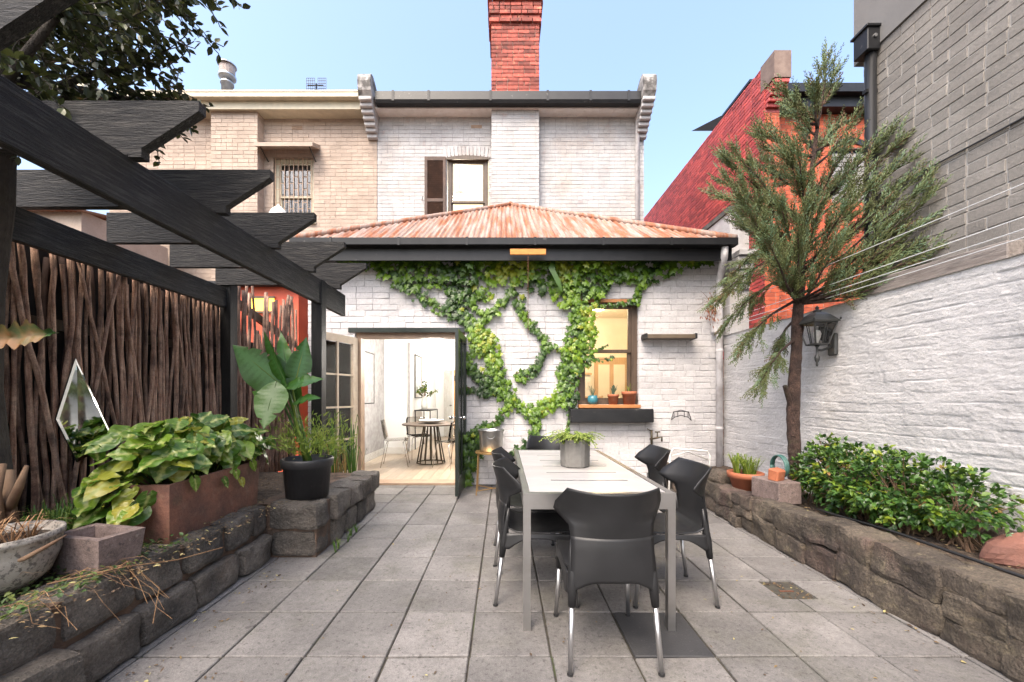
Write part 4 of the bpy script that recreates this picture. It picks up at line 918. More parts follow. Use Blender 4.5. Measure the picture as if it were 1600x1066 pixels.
# ================================================================ brushwood fence
random.seed(82)
fe = thing('brushwood_fence', 'fence of crooked brown brushwood sticks under the black pergola', 'fence', (-2.9,3.5,.35))
b_ = MB(); b_.bb(-3.02,-2.985,.6,4.2,.2,2.30); b_.build('backing', m_back, fe)  # added dark sheet, stands for the shade between the sticks
b_ = MB(); b_.bb(-3.0,-2.96,4.2,5.62,.3,1.9); b_.build('backing', m_back, fe)  # same added shade sheet, lower part of the far section
for (y0,y1,z) in ((.6,5.6,.9),(.6,4.2,1.7)):
    b_ = MB(); b_.bb(-2.982,-2.95,y0,y1,z,z+.07); b_.build('rail', m_brownwood, fe)
b_ = MB(); b_.box((-2.965,5.0,2.16), (.04,1.35,.09), Matrix.Rotation(R(-14),3,'X')); b_.build('rail', m_brownwood, fe)
def stick(y, zt, x, lean, ra, m=None, broken=False):
    q = MB(); ph = rr(0,20); z0 = .3; pts = []; rad = []
    amp = rr(.015,.06)
    for i in range(13):
        t = i/12; z = z0+(zt-z0)*t
        pts.append((x+amp*.5*vn(ph,t*3.2,1), y+lean*(t-.5)+amp*1.4*vn(ph,t*2.4,5)+.012*vn(ph,t*8,3), z)); rad.append(ra*(1.12-.28*t)*(1+.16*vn(ph,t*9,8)))
    q.tube(pts, rad, 7); q.build('stick', m or m_stick, fe, True)
y = .9
while y < 4.08:
    zt = 2.24 if random.random() < .7 else rr(2.12,2.24)
    stick(y, zt-.02, -2.905+rr(-.02,.02), rr(-.08,.08), rr(.010,.018)); y += rr(.025,.050)
y = .9
while y < 4.1: stick(y, rr(2.0,2.22), -2.955, rr(-.05,.05), rr(.014,.02), m_stickshade); y += rr(.06,.1)  # back row in the darker copy, shade painted in
y = 4.2
while y < 5.62:
    hid = 4.45 < y < 5.25; tall = random.random() < .45
    zt = rr(2.42,2.56) if (not hid or tall) else rr(1.95,2.1)
    stick(y, zt, -2.90+rr(-.02,.02), rr(-.05,.05), rr(.015,.024)); y += rr(.035,.065)
for k in range(2): stick(5.1+k*.08, 2.62, -2.89, .5, .022)
for k in range(9): stick(rr(1.6,3.9), 2.2, -2.875, rr(-.45,.45), rr(.010,.016))
# ================================================================ diamond mirror
mi = thing('diamond_mirror', 'diamond shaped mirror leaning against the brushwood fence', 'mirror', (-2.82,2.64,.83))
A = [Vector((-2.850,2.650,1.516)), Vector((-2.862,2.545,1.117)), Vector((-2.826,2.64,.827)), Vector((-2.775,2.840,.94))]
nrm = (A[1]-A[0]).cross(A[3]-A[0]).normalized()
if nrm.x < 0: nrm = -nrm
cen = sum(A, Vector())/4
q = MB(); q.add([p for p in A]+[p-nrm*.012 for p in A], [(0,1,2,3),(7,6,5,4)]+[(i,(i+1)%4,(i+1)%4+4,i+4) for i in range(4)]); q.build('back_plate', m_back, mi)
q = MB(); inn = [cen+(p-cen)*.90+nrm*.008 for p in A]; out_ = [p+nrm*.002 for p in A]
q.add(inn, [(0,1,2,3)]); q.add(inn+out_, [(i,(i+1)%4,(i+1)%4+4,i+4) for i in range(4)]); q.build('glass', m_mirror, mi)
# ================================================================ leaf makers
def arrow_leaf_mesh(name, m, L=.14, W=.10, curl=.25, fold=.12):
    """heart shaped leaf with basal lobes; 'mid' is low on the midrib and the side veins"""
    b_ = MB(); mid = []; vs_ = []; NR, NC = 20, 10; ph = rr(0,9)
    ts = [-.26,-.14,-.02,.14,.34,.56,.76,.90,1.0]; ws = [.38,.78,.95,1.02,.96,.76,.46,.20,.01]
    def wd(t):
        for i in range(len(ts)-1):
            if t <= ts[i+1]: k = (t-ts[i])/(ts[i+1]-ts[i]); return ws[i]+(ws[i+1]-ws[i])*k
        return .01
    for r in range(NR+1):
        t = -.26+1.26*r/NR
        for c in range(NC+1):
            s_ = c/NC*2-1; w_ = wd(t)
            x = s_*w_
            if t < 0: x = math.copysign(.05*(-t/.26)+abs(s_)*(w_-.05*(-t/.26)), s_) if s_ else 0
            tt = max(t,0.) if abs(s_) < .01 else t
            z = fold*W*abs(x)-curl*L*tt*abs(tt)-.06*L*x*x+.012*vn(ph+x*2,tt*4,1)
            vs_.append(Vector((x*W/2, tt*L, z)))
            v = abs(((tt*4.2-abs(x)*1.15+.3) % 1)-.5)*2
            mid.append(min(abs(x)*2.2, .10+v*1.1+abs(x)*.25))
    fs = []
    for r in range(NR):
        for c in range(NC):
            if -.26+1.26*r/NR < -.03 and c in (NC//2-1,NC//2): continue
            fs.append((r*(NC+1)+c,r*(NC+1)+c+1,(r+1)*(NC+1)+c+1,(r+1)*(NC+1)+c))
    b_.add(vs_, fs); me = bpy.data.meshes.new(name); me.from_pydata(b_.v, [], b_.f); me.materials.append(m)
    a2 = me.attributes.new('mid','FLOAT','POINT'); a2.data.foreach_set('value', mid); me.polygons.foreach_set('use_smooth',[True]*len(me.polygons)); return me
def orient(o, base, d, up, s=1.):
    d = Vector(d).normalized(); x = d.cross(Vector(up))
    if x.length < 1e-4: x = d.orthogonal()
    x.normalize(); z = x.cross(d); Mx = Matrix((x,d,z)).transposed().to_4x4(); Mx.translation = Vector(base)
    o.matrix_basis = (Mx @ Matrix.Diagonal((s,s,s,1)))
    return o
# ---------------------------------------------------------------- terracotta trough with arrowhead vine
random.seed(83)
tc = Vector((-2.13,2.745,.405))
tr = thing('trough_planter', 'long weathered terracotta trough overflowing with variegated arrowhead leaves', 'planter', tc, R(2.5))
b_ = MB(); hw, hl, hb = .185, .46, .345
def ring(w_, l, z): return [(-w_,-l,z),(w_,-l,z),(w_,l,z),(-w_,l,z)]
vs_ = ring(hw*.92,hl*.96,0)+ring(hw,hl,hb)+ring(hw-.022,hl-.022,hb)+ring(hw-.03,hl-.03,hb-.05)
fs = [(3,2,1,0)]+[(k*4+i,k*4+(i+1)%4,(k+1)*4+(i+1)%4,(k+1)*4+i) for k in range(3) for i in range(4)]
b_.add(vs_, fs); b_.build('trough', m_terraold, tr, False, False)
b_ = MB(); b_.bb(-hw+.028,hw-.028,-hl+.028,hl-.028,hb-.055,hb-.045); b_.build('soil', m_soil, tr, False, False)
am = [arrow_leaf_mesh('leaf', m_syn, rr(.115,.14), rr(.105,.13), rr(.1,.4), rr(.02,.14)) for _ in range(7)]
pet = MB(); n_ = 0
while n_ < 292:
    u = rr(-1,1); v = rr(-.86,1.06); h_ = rr(0,1)
    y = v*.66; x = -.07+u*.25
    if v < -.4: x = max(x, -.17+rr(-.04,.04))
    top = .34*(1-.5*abs(v)**3)*(1-.45*u*u)
    z = hb+.02+top*h_**.6
    if u < -.6: z -= rr(.02,.16)
    if v < -.72: z = hb+rr(-.14,.10)
    p = Vector((x,y,z)); out_ = Vector((x*1.0+rr(-.5,.55), y*.4+rr(-.5,.4)-.1, rr(-.55,.15)))
    nr = Vector((rr(-.1,.7), rr(-1.1,-.1), .9))
    o = link('leaf', random.choice(am), tr, False); orient(o, p, out_, nr, rr(.70,1.25))
    if n_ % 2 == 0: pet.tube([(x*.4,y*.62,hb-.05),(x*.7,y*.8,(z+hb)/2+.02),p], .0032, 4)
    n_ += 1
for (yy, zz, xx) in ((.10,.27,.215),(.16,.20,.215),(-.02,.24,.21),(-.30,.30,.21),(-.47,.2,-.05),(-.50,.16,-.15),(.30,.3,.215)):
    o = link('leaf', random.choice(am), tr, False); orient(o, (xx,yy,zz+.05), (.3,rr(-.4,.4),-.9), (1,rr(-.4,.2),.35), rr(.5,.75))
pet.build('stems', m_grass, tr, True, False)
# ---------------------------------------------------------------- black pot with bird of paradise
random.seed(84)
bp_ = thing('paradise_plant', 'large paddle leaved plant in a black plastic pot beside the pergola post', 'potted plant', (-1.655,3.36,.43))
PB = Vector((-1.655,3.36,.43))
q = MB(); q.lathe([(.165,0),(.185,.24),(.20,.245),(.205,.30),(.20,.315),(.188,.315),(.18,.26)], PB, 28); q.build('pot', m_pot, bp_, True)
q = MB(); q.lathe([(.0,.262),(.183,.258)], PB, 20); q.build('soil', m_soil, bp_)
def paddle(base, tip, W, face, droop=.1, pale=False, fold=.18):
    base, tip, face = Vector(base), Vector(tip), Vector(face); d = tip-base; L = d.length; d.normalize()
    s = d.cross(face).normalized(); n_ = s.cross(d); b_ = MB(); mid = []; vs_ = []; N = 36
    p0_ = [.08,.45,.74,.92,1.,1.,.95,.86,.74,.58,.40,.20,.015]; ph = rr(0,9)
    prof = [p0_[min(i//3,11)]+(p0_[min(i//3,11)+1]-p0_[min(i//3,11)])*((i-3*min(i//3,11))/3) for i in range(N+1)]
    tears = {(random.randrange(6,30), random.choice((-1,1))): rr(.35,.75) for _ in range(4)}
    for i in range(N+1):
        t = i/N; c = base+d*(L*t)-n_*(droop*L*t*t)
        for k in (-1,-.5,0,.5,1):
            w_ = prof[i]*W/2*k*(1+.06*vn(ph,t*6,k))*(tears.get((i,k),1.)); vs_.append(c+s*w_+n_*(fold*abs(w_)-.25*w_*w_/W+.012*vn(ph+k,t*7,2)*abs(k))); mid.append(abs(k)*(.55 if i % 3 else 1.))
    fs = [(i*5+k,i*5+k+1,(i+1)*5+k+1,(i+1)*5+k) for i in range(N) for k in range(4)]
    b_.add(vs_, fs); b_.mid = mid; b_.build('leaf', m_sterlpale if pale else m_sterl, bp_, True)
    p = MB(); p.tube([PB+Vector((rr(-.04,.04),rr(-.04,.04),.26)), (PB+Vector((0,0,.28))).lerp(base,.5)+Vector((rr(-.02,.02),0,.02)), base, base+d*L*.5-n_*(droop*L*.25)+n_*-.002, base+d*L*.95-n_*(droop*L*.9)+n_*-.002], [.013,.011,.008,.005,.002], 7); p.build('leaf_stalk', m_grass, bp_, True)
V = lambda px,py,Y: P(px,py,Y)
paddle(V(450,610,3.38), V(362,538,3.26), .33, (.05,-1,.30), .06, fold=.10)
paddle(V(450,606,3.30), V(410,516,3.34), .15, (-.7,-1,.1), .02, fold=.45)
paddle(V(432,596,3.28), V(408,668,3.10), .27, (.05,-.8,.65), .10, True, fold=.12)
paddle(V(458,612,3.38), V(479,526,3.44), .20, (.5,-1,.1), .05, fold=.3)
paddle(V(446,606,3.30), V(500,586,3.20), .14, (.1,-.8,.7), .15, fold=.3)
paddle(V(452,600,3.46), V(438,516,3.56), .13, (.5,-1,0), .05, fold=.5)
paddle(V(458,630,3.28), V(490,612,3.12), .12, (.2,-.8,.8), .25)
paddle(V(442,628,3.36), V(386,604,3.40), .14, (0,-1,.6), .25)
paddle(V(466,640,3.44), V(462,556,3.56), .13, (-.3,-1,0), .05, fold=.4)
fo_ = MB()
for i in range(420):
    a = rr(0,6.28); ra = .17*math.sqrt(rr(0,1)); b0 = PB+Vector((.03+ra*math.cos(a), .02+ra*math.sin(a), .27)); t = Vector((ra*math.cos(a)*.9+rr(-.08,.08), ra*math.sin(a)*.9+rr(-.08,.08), rr(.15,.42)))
    for k in range(3):
        p = b0+t*rr(.35,1); dd = (t.normalized()+rdir()*.8); oval(fo_, p, dd, rdir(), rr(.03,.06), rr(.006,.012), None, .1, .2)
stuff(fo_.build('underplanting', m_lime, bp_))
# ---------------------------------------------------------------- grasses
def tuft(b_, c, n_, h, spread, w_, droop=.4, rfun=None):
    c = Vector(c)
    for i in range(n_):
        a = rr(0,6.283); s = spread*rr(.2,1); L = h*rr(.6,1.1); d = Vector((math.cos(a),math.sin(a),0)); b0 = c+d*rr(0,.025)*4*spread
        pts = [b0, b0+d*s*.25+Vector((0,0,L*.45)), b0+d*s*.65+Vector((0,0,L*.85)), b0+d*s*1.1+Vector((0,0,L*(1-droop*.5)))]
        b_.blade(pts, [w_,w_*.9,w_*.6,w_*.05], Vector((-d.y,d.x,rr(-.2,.2))), rfun() if rfun else None)
random.seed(85)
def sgrass(name, spots, m, n_, h, sp, w_, label=None):
    b_ = MB()
    for c in spots: tuft(b_, c, n_, h*rr(.8,1.2), sp, w_)
    return stuff(b_.build(name, m))
gs = [(rr(-2.75,-2.35), rr(1.95,2.7), .39) for _ in range(22)]+[(rr(-2.55,-2.28), rr(1.98,2.3), .39) for _ in range(22)]
o = sgrass('weedy_grass', gs, m_grass, 20, .28, .13, .004); tag(o, 'green weedy grass growing in the left bed beside the trough', 'grass')
gs = [(rr(-2.6,-2.15), rr(1.62,2.0), .40) for _ in range(12)]
o = sgrass('dry_grass', gs, m_straw, 22, .16, .20, .0022); tag(o, 'dry straw coloured grass around the round stone pot', 'grass')
# creeping plant and litter on the left wall top
b_ = MB()
for i in range(900):
    y = rr(1.3,2.35); x = rr(-2.2,-1.80) if random.random() < .8 else rr(-2.5,-2.2)
    if y > 2.15 and x > -1.95 and random.random() < .4: continue
    z = bedz(x,y)+rr(.02,.05) if x < -1.95 else .425+rr(0,.035)
    oval(b_, (x,y,z), (rr(-1,1),rr(-1,1),rr(-.2,.6)), (rr(-.4,.4),rr(-.4,.4),1), rr(.018,.036), rr(.012,.022))
tag(stuff(b_.build('creeping_plant', m_creep)), 'small leaved creeper spilling over the bluestone wall', 'ground cover')
b_ = MB()
def litter(n_, fx, fy, fz, s0, s1):
    for i in range(n_):
        x, y = fx(), fy(); oval(b_, (x,y,fz(x,y)+.004), (rr(-1,1),rr(-1,1),rr(-.15,.15)), (rr(-.3,.3),rr(-.3,.3),1), rr(s0,s1), rr(s0,s1)*.55)
litter(900, lambda: rr(-2.2,-1.66), lambda: rr(1.2,3.15), lambda x,y: .43 if x > -2 else bedz(x,y)+.01, .008, .03)
litter(500, lambda: rr(-3.0,-1.9), lambda: rr(1.2,4.3), lambda x,y: bedz(x,y)+.005, .015, .05)
litter(700, lambda: rr(2.45,3.1), lambda: rr(1.3,5.4), lambda x,y: rwh(y)-.02, .012, .04)
litter(120, lambda: rr(-1.76,-1.55) if random.random() < .6 else rr(2.1,2.28), lambda: rr(1.5,3.2), lambda x,y: .002, .008, .03)
litter(170, lambda: rr(-1.7,2.2), lambda: 1.6+3.4*rr(0,1)**1.6, lambda x,y: .002, .008, .026)
litter(60, lambda: rr(DR[0],DR[1]), lambda: rr(DR[2],DR[3]), lambda x,y: -.012, .01, .03)
stuff(tag(b_.build('leaf_litter', m_litter), 'dry brown leaf litter on the beds and along the paving edges', 'leaf litter'))
# trailing dry stalks over the left wall
ds = MB()
for i in range(26):
    x, y = rr(-2.1,-1.85), rr(1.5,1.95); pts = [(x,y,.44)]
    for k in range(5): x += rr(.0,.07); y += rr(-.03,.06); pts.append((x,y,.45-(max(0,x+1.82)*rr(.8,1.6)) if x > -1.8 else .44+rr(0,.03)))
    ds.tube(pts, .0009, 4)
ds.tube([(-1.95,1.7,.46),(-1.8,1.88,.455),(-1.72,2.1,.40),(-1.66,2.35,.37)], .0028, 5); ds.tube([(-1.80,1.95,.42),(-1.73,2.0,.30),(-1.70,1.93,.16)], .0022, 5)
stuff(tag(ds.build('dry_stalks', m_straw), 'tangle of dry brown stalks trailing over the bluestone wall', 'dry stalks'))
# round stone pot
rp = thing('round_pot', 'round pale speckled stone pot of dry grass at the end of the bluestone wall', 'pot', P(-18,940,1.75))
RP = Vector((-2.25,1.76,.40))
rp.location = RP
q = MB(); q.lathe([(.11,0),(.17,.06),(.205,.16),(.205,.22),(.215,.225),(.215,.25),(.195,.25),(.185,.20)], RP, 32); q.build('pot', mat('speckled_stone',(.40,.37,.32),(.28,.25,.22),9,.85,.5,60,spots=[((.10,.09,.08),50,.58,.68,.8),((.12,.10,.08),4,.55,.7,.4)]), rp, True)
q = MB(); q.lathe([(.0,.215),(.19,.21)], RP, 20); q.build('soil', m_soil, rp)
q = MB()
for k in range(6): tuft(q, RP+Vector((rr(-.08,.1),rr(-.08,.08),.21)), 16, .13, .2, .003)
q.build('dry_grass', m_straw, rp)
# concrete hollow block used as a planter
hb_ = thing('hollow_block', 'speckled pinkish grey hollow concrete block on the left wall top', 'block', (-2.02,1.98,.405), R(-12))
q = MB(); b0 = [(-.165,-.10),(.165,-.10),(.165,.10),(-.165,.10)]
vs_ = [(x*.86,y*.86,0) for x,y in b0]+[(x,y,.185) for x,y in b0]+[(x*.74,y*.68,.185) for x,y in b0]+[(x*.62,y*.55,.07) for x,y in b0]
q.add(vs_, [(3,2,1,0)]+[(k*4+i,k*4+(i+1)%4,(k+1)*4+(i+1)%4,(k+1)*4+i) for k in range(3) for i in range(4)]+[(12,13,14,15)]); q.build('block', m_cblock, hb_, False, False)
hb_['label'] = 'speckled pinkish hollow concrete block on the left wall top beside the trough'
# long dead leaf sheath and torn dead leaf
q = MB(); pts = [P(-30,895,1.66),P(40,872,1.70),P(80,850,1.75),P(104,836,1.80)]; pts = [p+Vector((0,0,0)) for p in pts]
q.tube(pts, [.007,.010,.008,.003], 6)
tag(q.build('dead_stalk', m_twig, None, True), 'long curved brown dead leaf stalk across the round stone pot', 'dead leaf')
q = MB()
def dl(u, v):
    t = u*2-1; c = P(-30,532,1.9).lerp(P(92,520,2.0), u); sp = (v-.5)*.11*(1-t*t)*(1+.9*vn(u*11,3,1)); return c+Vector((.015*vn(u*6,v*3,1), -abs(v-.5)*.05, sp+.012*vn(u*9,v*5,4)+(.06*max(0,vn(u*7,1,4)) if v > .7 else 0)))
q.grid(dl, 30, 6); q.tube([P(-60,560,1.9),P(-30,540,1.9),P(92,520,2.0)], [.008,.007,.002], 6)
q.tube([P(-60,560,1.9),P(-130,800,1.9),P(-140,1000,1.9)], [.008,.01,.014], 6)
tag(q.build('torn_leaf', mat('torn_leaf',(.045,.11,.03),(.26,.13,.05),9,.55), None, True), 'torn half dead green paddle leaf in front of the dark trunk', 'leaf')
q = MB(); q.tube([P(20,830,1.95),P(12,780,1.95),P(14,735,1.98)], [.03,.026,.02], 7); q.tube([P(12,800,1.95),P(30,760,1.9),P(42,728,1.9)], [.022,.017,.008], 6); q.tube([P(2,830,1.9),P(-4,770,1.9),P(6,725,1.9)], [.02,.016,.012], 6)
tag(q.build('dead_stump', m_twig, None, True), 'cluster of cut dead stems at the foot of the dark tree', 'stump')
# ================================================================ dark tree at the left
random.seed(86)
tt = thing('garden_tree', 'dark leaved tree rising through the pergola beside the brushwood fence', 'tree', (-2.72,2.12,.36))
q = MB(); q.tube([(-2.74,2.12,.30),(-2.72,2.12,.8),(-2.75,2.10,1.3),(-2.72,2.08,1.8),(-2.68,2.10,2.3),(-2.60,2.05,2.8),(-2.48,2.0,3.2),(-2.40,1.95,3.6)], [.085,.075,.072,.075,.07,.065,.055,.03], 12)
trunk = q.build('trunk', m_barkd, tt, True)
def limb(pts, rad, par, m): q = MB(); q.tube(pts, rad, 8); q.build('limb', m, par, True)
limbs = [[(-2.62,2.06,2.75),(-2.45,2.1,2.85),(-2.20,2.12,2.98),(-1.95,2.15,3.05)],[(-2.55,2.03,3.0),(-2.3,1.95,3.15),(-2.0,1.95,3.22),(-1.72,2.0,3.3)],[(-2.5,2.0,3.15),(-2.2,2.1,3.3),(-1.9,2.1,3.5),(-1.6,2.15,3.6)],[(-2.66,2.08,2.5),(-2.3,1.85,2.75),(-1.95,1.75,2.95)],[(-2.6,2.05,2.85),(-2.7,1.8,3.1),(-2.5,1.6,3.4)],[(-2.6,2.05,2.9),(-2.3,2.3,3.0),(-2.05,2.35,2.98)],[(-2.62,2.05,2.72),(-2.42,2.02,2.68),(-2.22,2.02,2.78)]]
for l in limbs: limb(l, [.035,.024,.014,.006][:len(l)], tt, m_barkd)
tw = MB(); fo_ = MB()
def twig_leaves(p0, d, L, n_, lm, lw_, fo, tw_, rad=.0025, rng=(0,1)):
    d = Vector(d).normalized(); p = Vector(p0); pts = [p.copy()]
    for i in range(n_):
        d = (d+rdir()*.28+Vector((0,0,-.02))).normalized(); p = p+d*(L/n_); pts.append(p.copy())
        for s_ in range(2):
            a = d.orthogonal(); a.rotate(Matrix.Rotation(rr(0,6.28),3,d)); ld = (a+d*.6).normalized()
            nr = Vector((rr(-.5,.5),rr(-.5,.5),1)); oval(fo, p, ld, nr, lm*rr(.7,1.2), lw_*rr(.8,1.2), rr(*rng), .1, .1)
    tw_.tube(pts, rad, 4, cap=False)
for l in limbs:
    for i in range(len(l)-1):
        a, c = Vector(l[i]), Vector(l[i+1])
        for k in range(11 if i else 5):
            p = a.lerp(c, rr(0,1)); twig_leaves(p, (c-a).normalized()*.6+rdir()*.9+Vector((.1,0,-.12)), rr(.18,.38), 9, .046, .030, fo_, tw)
    e = Vector(l[-1])
    for k in range(8): twig_leaves(e, (e-Vector(l[-2])).normalized()*.8+rdir()*.7, rr(.15,.32), 9, .046, .030, fo_, tw)
for k in range(60):
    p = P(rr(-40,250), rr(-30,90), rr(1.95,2.4)); twig_leaves(p, (rr(.1,1),rr(-.4,.4),rr(-.5,.2)), rr(.15,.34), 9, .046, .030, fo_, tw)
for k in range(70):
    p = P(rr(-60,130), rr(-60,70), rr(2.1,2.5)); twig_leaves(p, rdir(), rr(.15,.3), 8, .04, .028, fo_, tw)
tw.build('twigs', m_barkd, tt); stuff(fo_.build('crown', m_tree, tt))
# ================================================================ juniper on the right
random.seed(87)
jt = thing('juniper_tree', 'slender scruffy juniper tree with bare lower trunk against the white wall', 'tree', (2.86,3.92,.36))
JY = 3.90
tp = [(1243,760),(1241,700),(1238,640),(1243,570),(1246,500),(1250,440),(1254,380),(1262,320),(1270,250),(1280,180),(1290,110)]
tpts = [P(x,y_,JY) for x,y_ in tp]; trad = [.062,.054,.057,.049,.050,.040,.032,.027,.020,.013,.005]
q = MB(); fp, fr = [], []
for i in range(len(tpts)-1):
    for k in range(8):
        t = k/8; p = tpts[i].lerp(tpts[i+1], t); z = p.z; fp.append(p+Vector((.010*vn(z*3,1,1), .010*vn(z*3,5,1), 0))); fr.append((trad[i]*(1-t)+trad[i+1]*t)*(1+.13*vn(z*9,2,2)+.09*vn(z*26,3,2)))
q.tube(fp, fr, 11)
q.v = [tuple(Vector(v)+noise.noise_vector(Vector(v)*22)*.007) for v in q.v]
q.build('trunk', m_bark, jt, False)
q = MB(); q.tube([P(1238,640,3.9),P(1230,615,3.86),P(1226,603,3.84)], [.03,.024,.02], 8); q.build('branch_stub', m_bark, jt)
tips = [(1290,102,0),(1304,128,.1),(1272,150,-.1),(1224,148,0),(1238,176,.15),(1330,196,.1),(1362,236,-.1),(1200,212,.1),(1146,262,-.1),(1140,290,.1),(1168,304,-.2),(1160,352,.15),(1404,262,.1),(1386,240,-.15),(1420,338,0),(1408,300,.2),(1416,400,-.1),(1400,428,.15),(1384,376,-.3),(1336,418,-.25),(1140,432,.1),(1124,462,-.15),(1136,500,.1),(1158,540,-.1),(1188,598,-.15),(1206,556,.1),(1200,398,-.3),(1350,300,-.3),(1248,248,-.25),(1312,250,-.25),(1318,330,-.4),(1262,336,-.4),(1222,330,-.3),(1300,400,-.35),(1190,265,.2),(1375,320,.25),(1340,360,.3),(1180,360,.3),(1230,420,-.3),(1285,300,.35),(1310,200,.2),(1262,210,.2),(1378,410,.05),(1350,250,.15),(1426,362,.1),(1430,405,-.05),(1424,310,.05),(1412,440,.1)]
fo_ = MB(); limbs_mb = []
def plume(p0, d, L):
    d = Vector(d).normalized(); a0 = d.orthogonal().normalized(); b0 = d.cross(a0); tone = rr(.05,.85)
    if random.random() < .06: tone = 1.
    N = max(5, int(L/.0105)); bend = Vector((0,0,rr(-.02,.10)))*L
    for i in range(N):
        t = i/N; p = Vector(p0)+d*(L*t)+bend*t*t; an = i*2.4+rr(-.5,.5); s = a0*math.cos(an)+b0*math.sin(an)
        l = (.016+.036*(1-t)**.8*min(1,t*4+.3))*rr(.7,1.2); dd = (d*1.05+s*rr(.45,.8)).normalized()
        a = dd.orthogonal().normalized(); b2 = dd.cross(a); w_ = .0046; e = p+dd*l; m2 = p+dd*l*.5
        tn = min(1,max(0,tone+rr(-.15,.15))) if tone < 1 else 1
        fo_.add([p, m2+a*w_, m2-a*w_*.5+b2*w_*.87, m2-a*w_*.5-b2*w_*.87, e], [(0,2,1),(0,3,2),(0,1,3),(1,2,4),(2,3,4),(3,1,4)], tn)
def on_trunk(z):
    for i in range(len(tpts)-1):
        if tpts[i].z <= z <= tpts[i+1].z: return tpts[i].lerp(tpts[i+1], (z-tpts[i].z)/(tpts[i+1].z-tpts[i].z))
    return tpts[-2] if z > tpts[-1].z else tpts[3]
tips = tips+[(x+rr(-26,26), min(y_+rr(-18,30),430), dy+rr(-.3,.3)) for (x,y_,dy) in tips if 150 < y_ < 420 and x < 1300]
for (x, y_, dy) in tips:
    Yt = JY+dy*1.3
    if x > 1325: Yt = min(Yt, 3.27*F/(x-CX))
    tip = P(x, y_, Yt); droop = y_ > 425 and x < 1215
    lat = math.hypot(tip.x-2.95, tip.y-JY)
    zs = tip.z+(.30+.25*lat if droop else -(.18+.38*lat)); zs = max(zs, P(1246,475,JY).z if not droop else P(1246,540,JY).z); zs = min(zs, tpts[-1].z-.2)
    st = on_trunk(zs); c1 = st.lerp(tip,.45)+Vector((0,0,.06 if droop else -.05)); pts = [st, st.lerp(c1,.5), c1, c1.lerp(tip,.5)+Vector((0,0,.02)), tip]
    q = MB(); q.tube(pts, [.016,.013,.010,.006,.003], 6); q.build('limb', m_bark, jt, True)
    Ltot = (tip-st).length
    for k in range(int((14+Ltot*37)*(1. if x < 1325 else .72))):
        t = min(1, rr(.25,1.1)) if not droop else rr(.4,1.); f = t*4; i = min(int(f),3); p = pts[i].lerp(pts[i+1], f-i); ax = (pts[i+1]-pts[i]).normalized()
        d = ax*(.9 if t < .85 else 1.5)+rdir()*.55+Vector((0,0,(.35 if not droop else -.35)))
        p2 = p+d.normalized()*rr(.02,.14)+rdir()*.02; fo_.tube([p,p2], [.003,.002], 3, .12, False)
        plume(p2.lerp(p,.3), d+rdir()*.12, rr(.10,.24)); plume(p2, d+rdir()*.45, rr(.06,.15))
stuff(fo_.build('crown', m_jun, jt))
# ================================================================ shrubs along the rubble wall
random.seed(88)
def shrub(c, rx, ry, rz, label, n_, seed):
    random.seed(seed); t = thing('garden_shrub', label, 'shrub', (c[0],c[1],rwh(c[1])-.03), 0, 'leafy shrubs in the raised bed'); fo = MB(); tw_ = MB(); base = Vector((c[0],c[1],rwh(c[1])-.04))
    for i in range(n_):
        a = rdir(); a.z = abs(a.z)*1.5-.55; a.normalize(); a = Vector((-abs(a.x)-.2,a.y,rr(-.75,.1))).normalized() if random.random() < .28 else a; k = rr(.55,1.05)*(1+.16*vn(a.x*2.4+seed,a.y*2.4,a.z*2.4)); p = Vector((c[0]+a.x*rx*k, c[1]+a.y*ry*k, c[2]+a.z*rz*k))
        p.x = min(p.x, 3.10); p.z = max(p.z, rwh(p.y)+.005 if p.x > 2.42 else rwh(p.y)+.0)
        if i % 7 == 0: tw_.tube([base+Vector((rr(-.1,.1),rr(-.15,.15),0)), base.lerp(p,.6)+Vector((0,0,.05)), p], [.006,.004,.002], 4, cap=False)
        br = rr(0,.8)**1.1
        if random.random() < .05: br = rr(.86,1)
        for k2 in range(6):
            d = (a*1.1+rdir()*1.0); oval(fo, p+rdir()*.018, d, Vector((a.x*.5,a.y*.5,1))+rdir()*.5, rr(.030,.052), rr(.018,.030), min(1,max(0,br+rr(-.12,.12))), .12, .2)
    tw_.build('stems', m_twig, t); stuff(fo.build('foliage', m_shrub, t))
shrub((2.90,3.52,.58), .24, .30, .30, 'leafy green shrub between the concrete block and the juniper trunk', 430, 3)
shrub((2.82,3.12,.58), .31, .36, .29, 'rounded glossy shrub in the middle of the raised bed', 430, 4)
shrub((2.79,2.78,.58), .32, .34, .28, 'shrub with yellow green shoots nearest the irrigation pipe', 430, 5)
shrub((2.86,2.50,.58), .24, .28, .23, 'small open shrub at the bare stone end of the raised bed', 240, 6)
# irrigation pipe, bed stones
q = MB(); q.tube([(2.52+.02*vn(t*5,1,1), 3.2-t*2.2, rwh(3.2-t*2.2)+.012+.006*vn(t*9,2,2)) for t in [i/20 for i in range(21)]], .009, 7)
tag(q.build('irrigation_pipe', m_black, None, True), 'black irrigation pipe lying along the rubble wall top', 'pipe')
def bedstone(loc, s, m, label):
    o = link('loose_stone', stone_mesh('loose_stone', s*1.3, s, s*.8, m, .03, 5, 3.)); o.location = loc; tag(o, label, 'stone')
bedstone((2.86,2.22,.40), .22, mat('red_stone',(.20,.085,.06),(.13,.06,.045),5,.9,.7,30), 'reddish loose stone on the raised bed near the pipe')
bedstone((2.42,4.42,.37), .17, m_rubble, 'brown loose stone behind the terracotta bowl of striped grass')
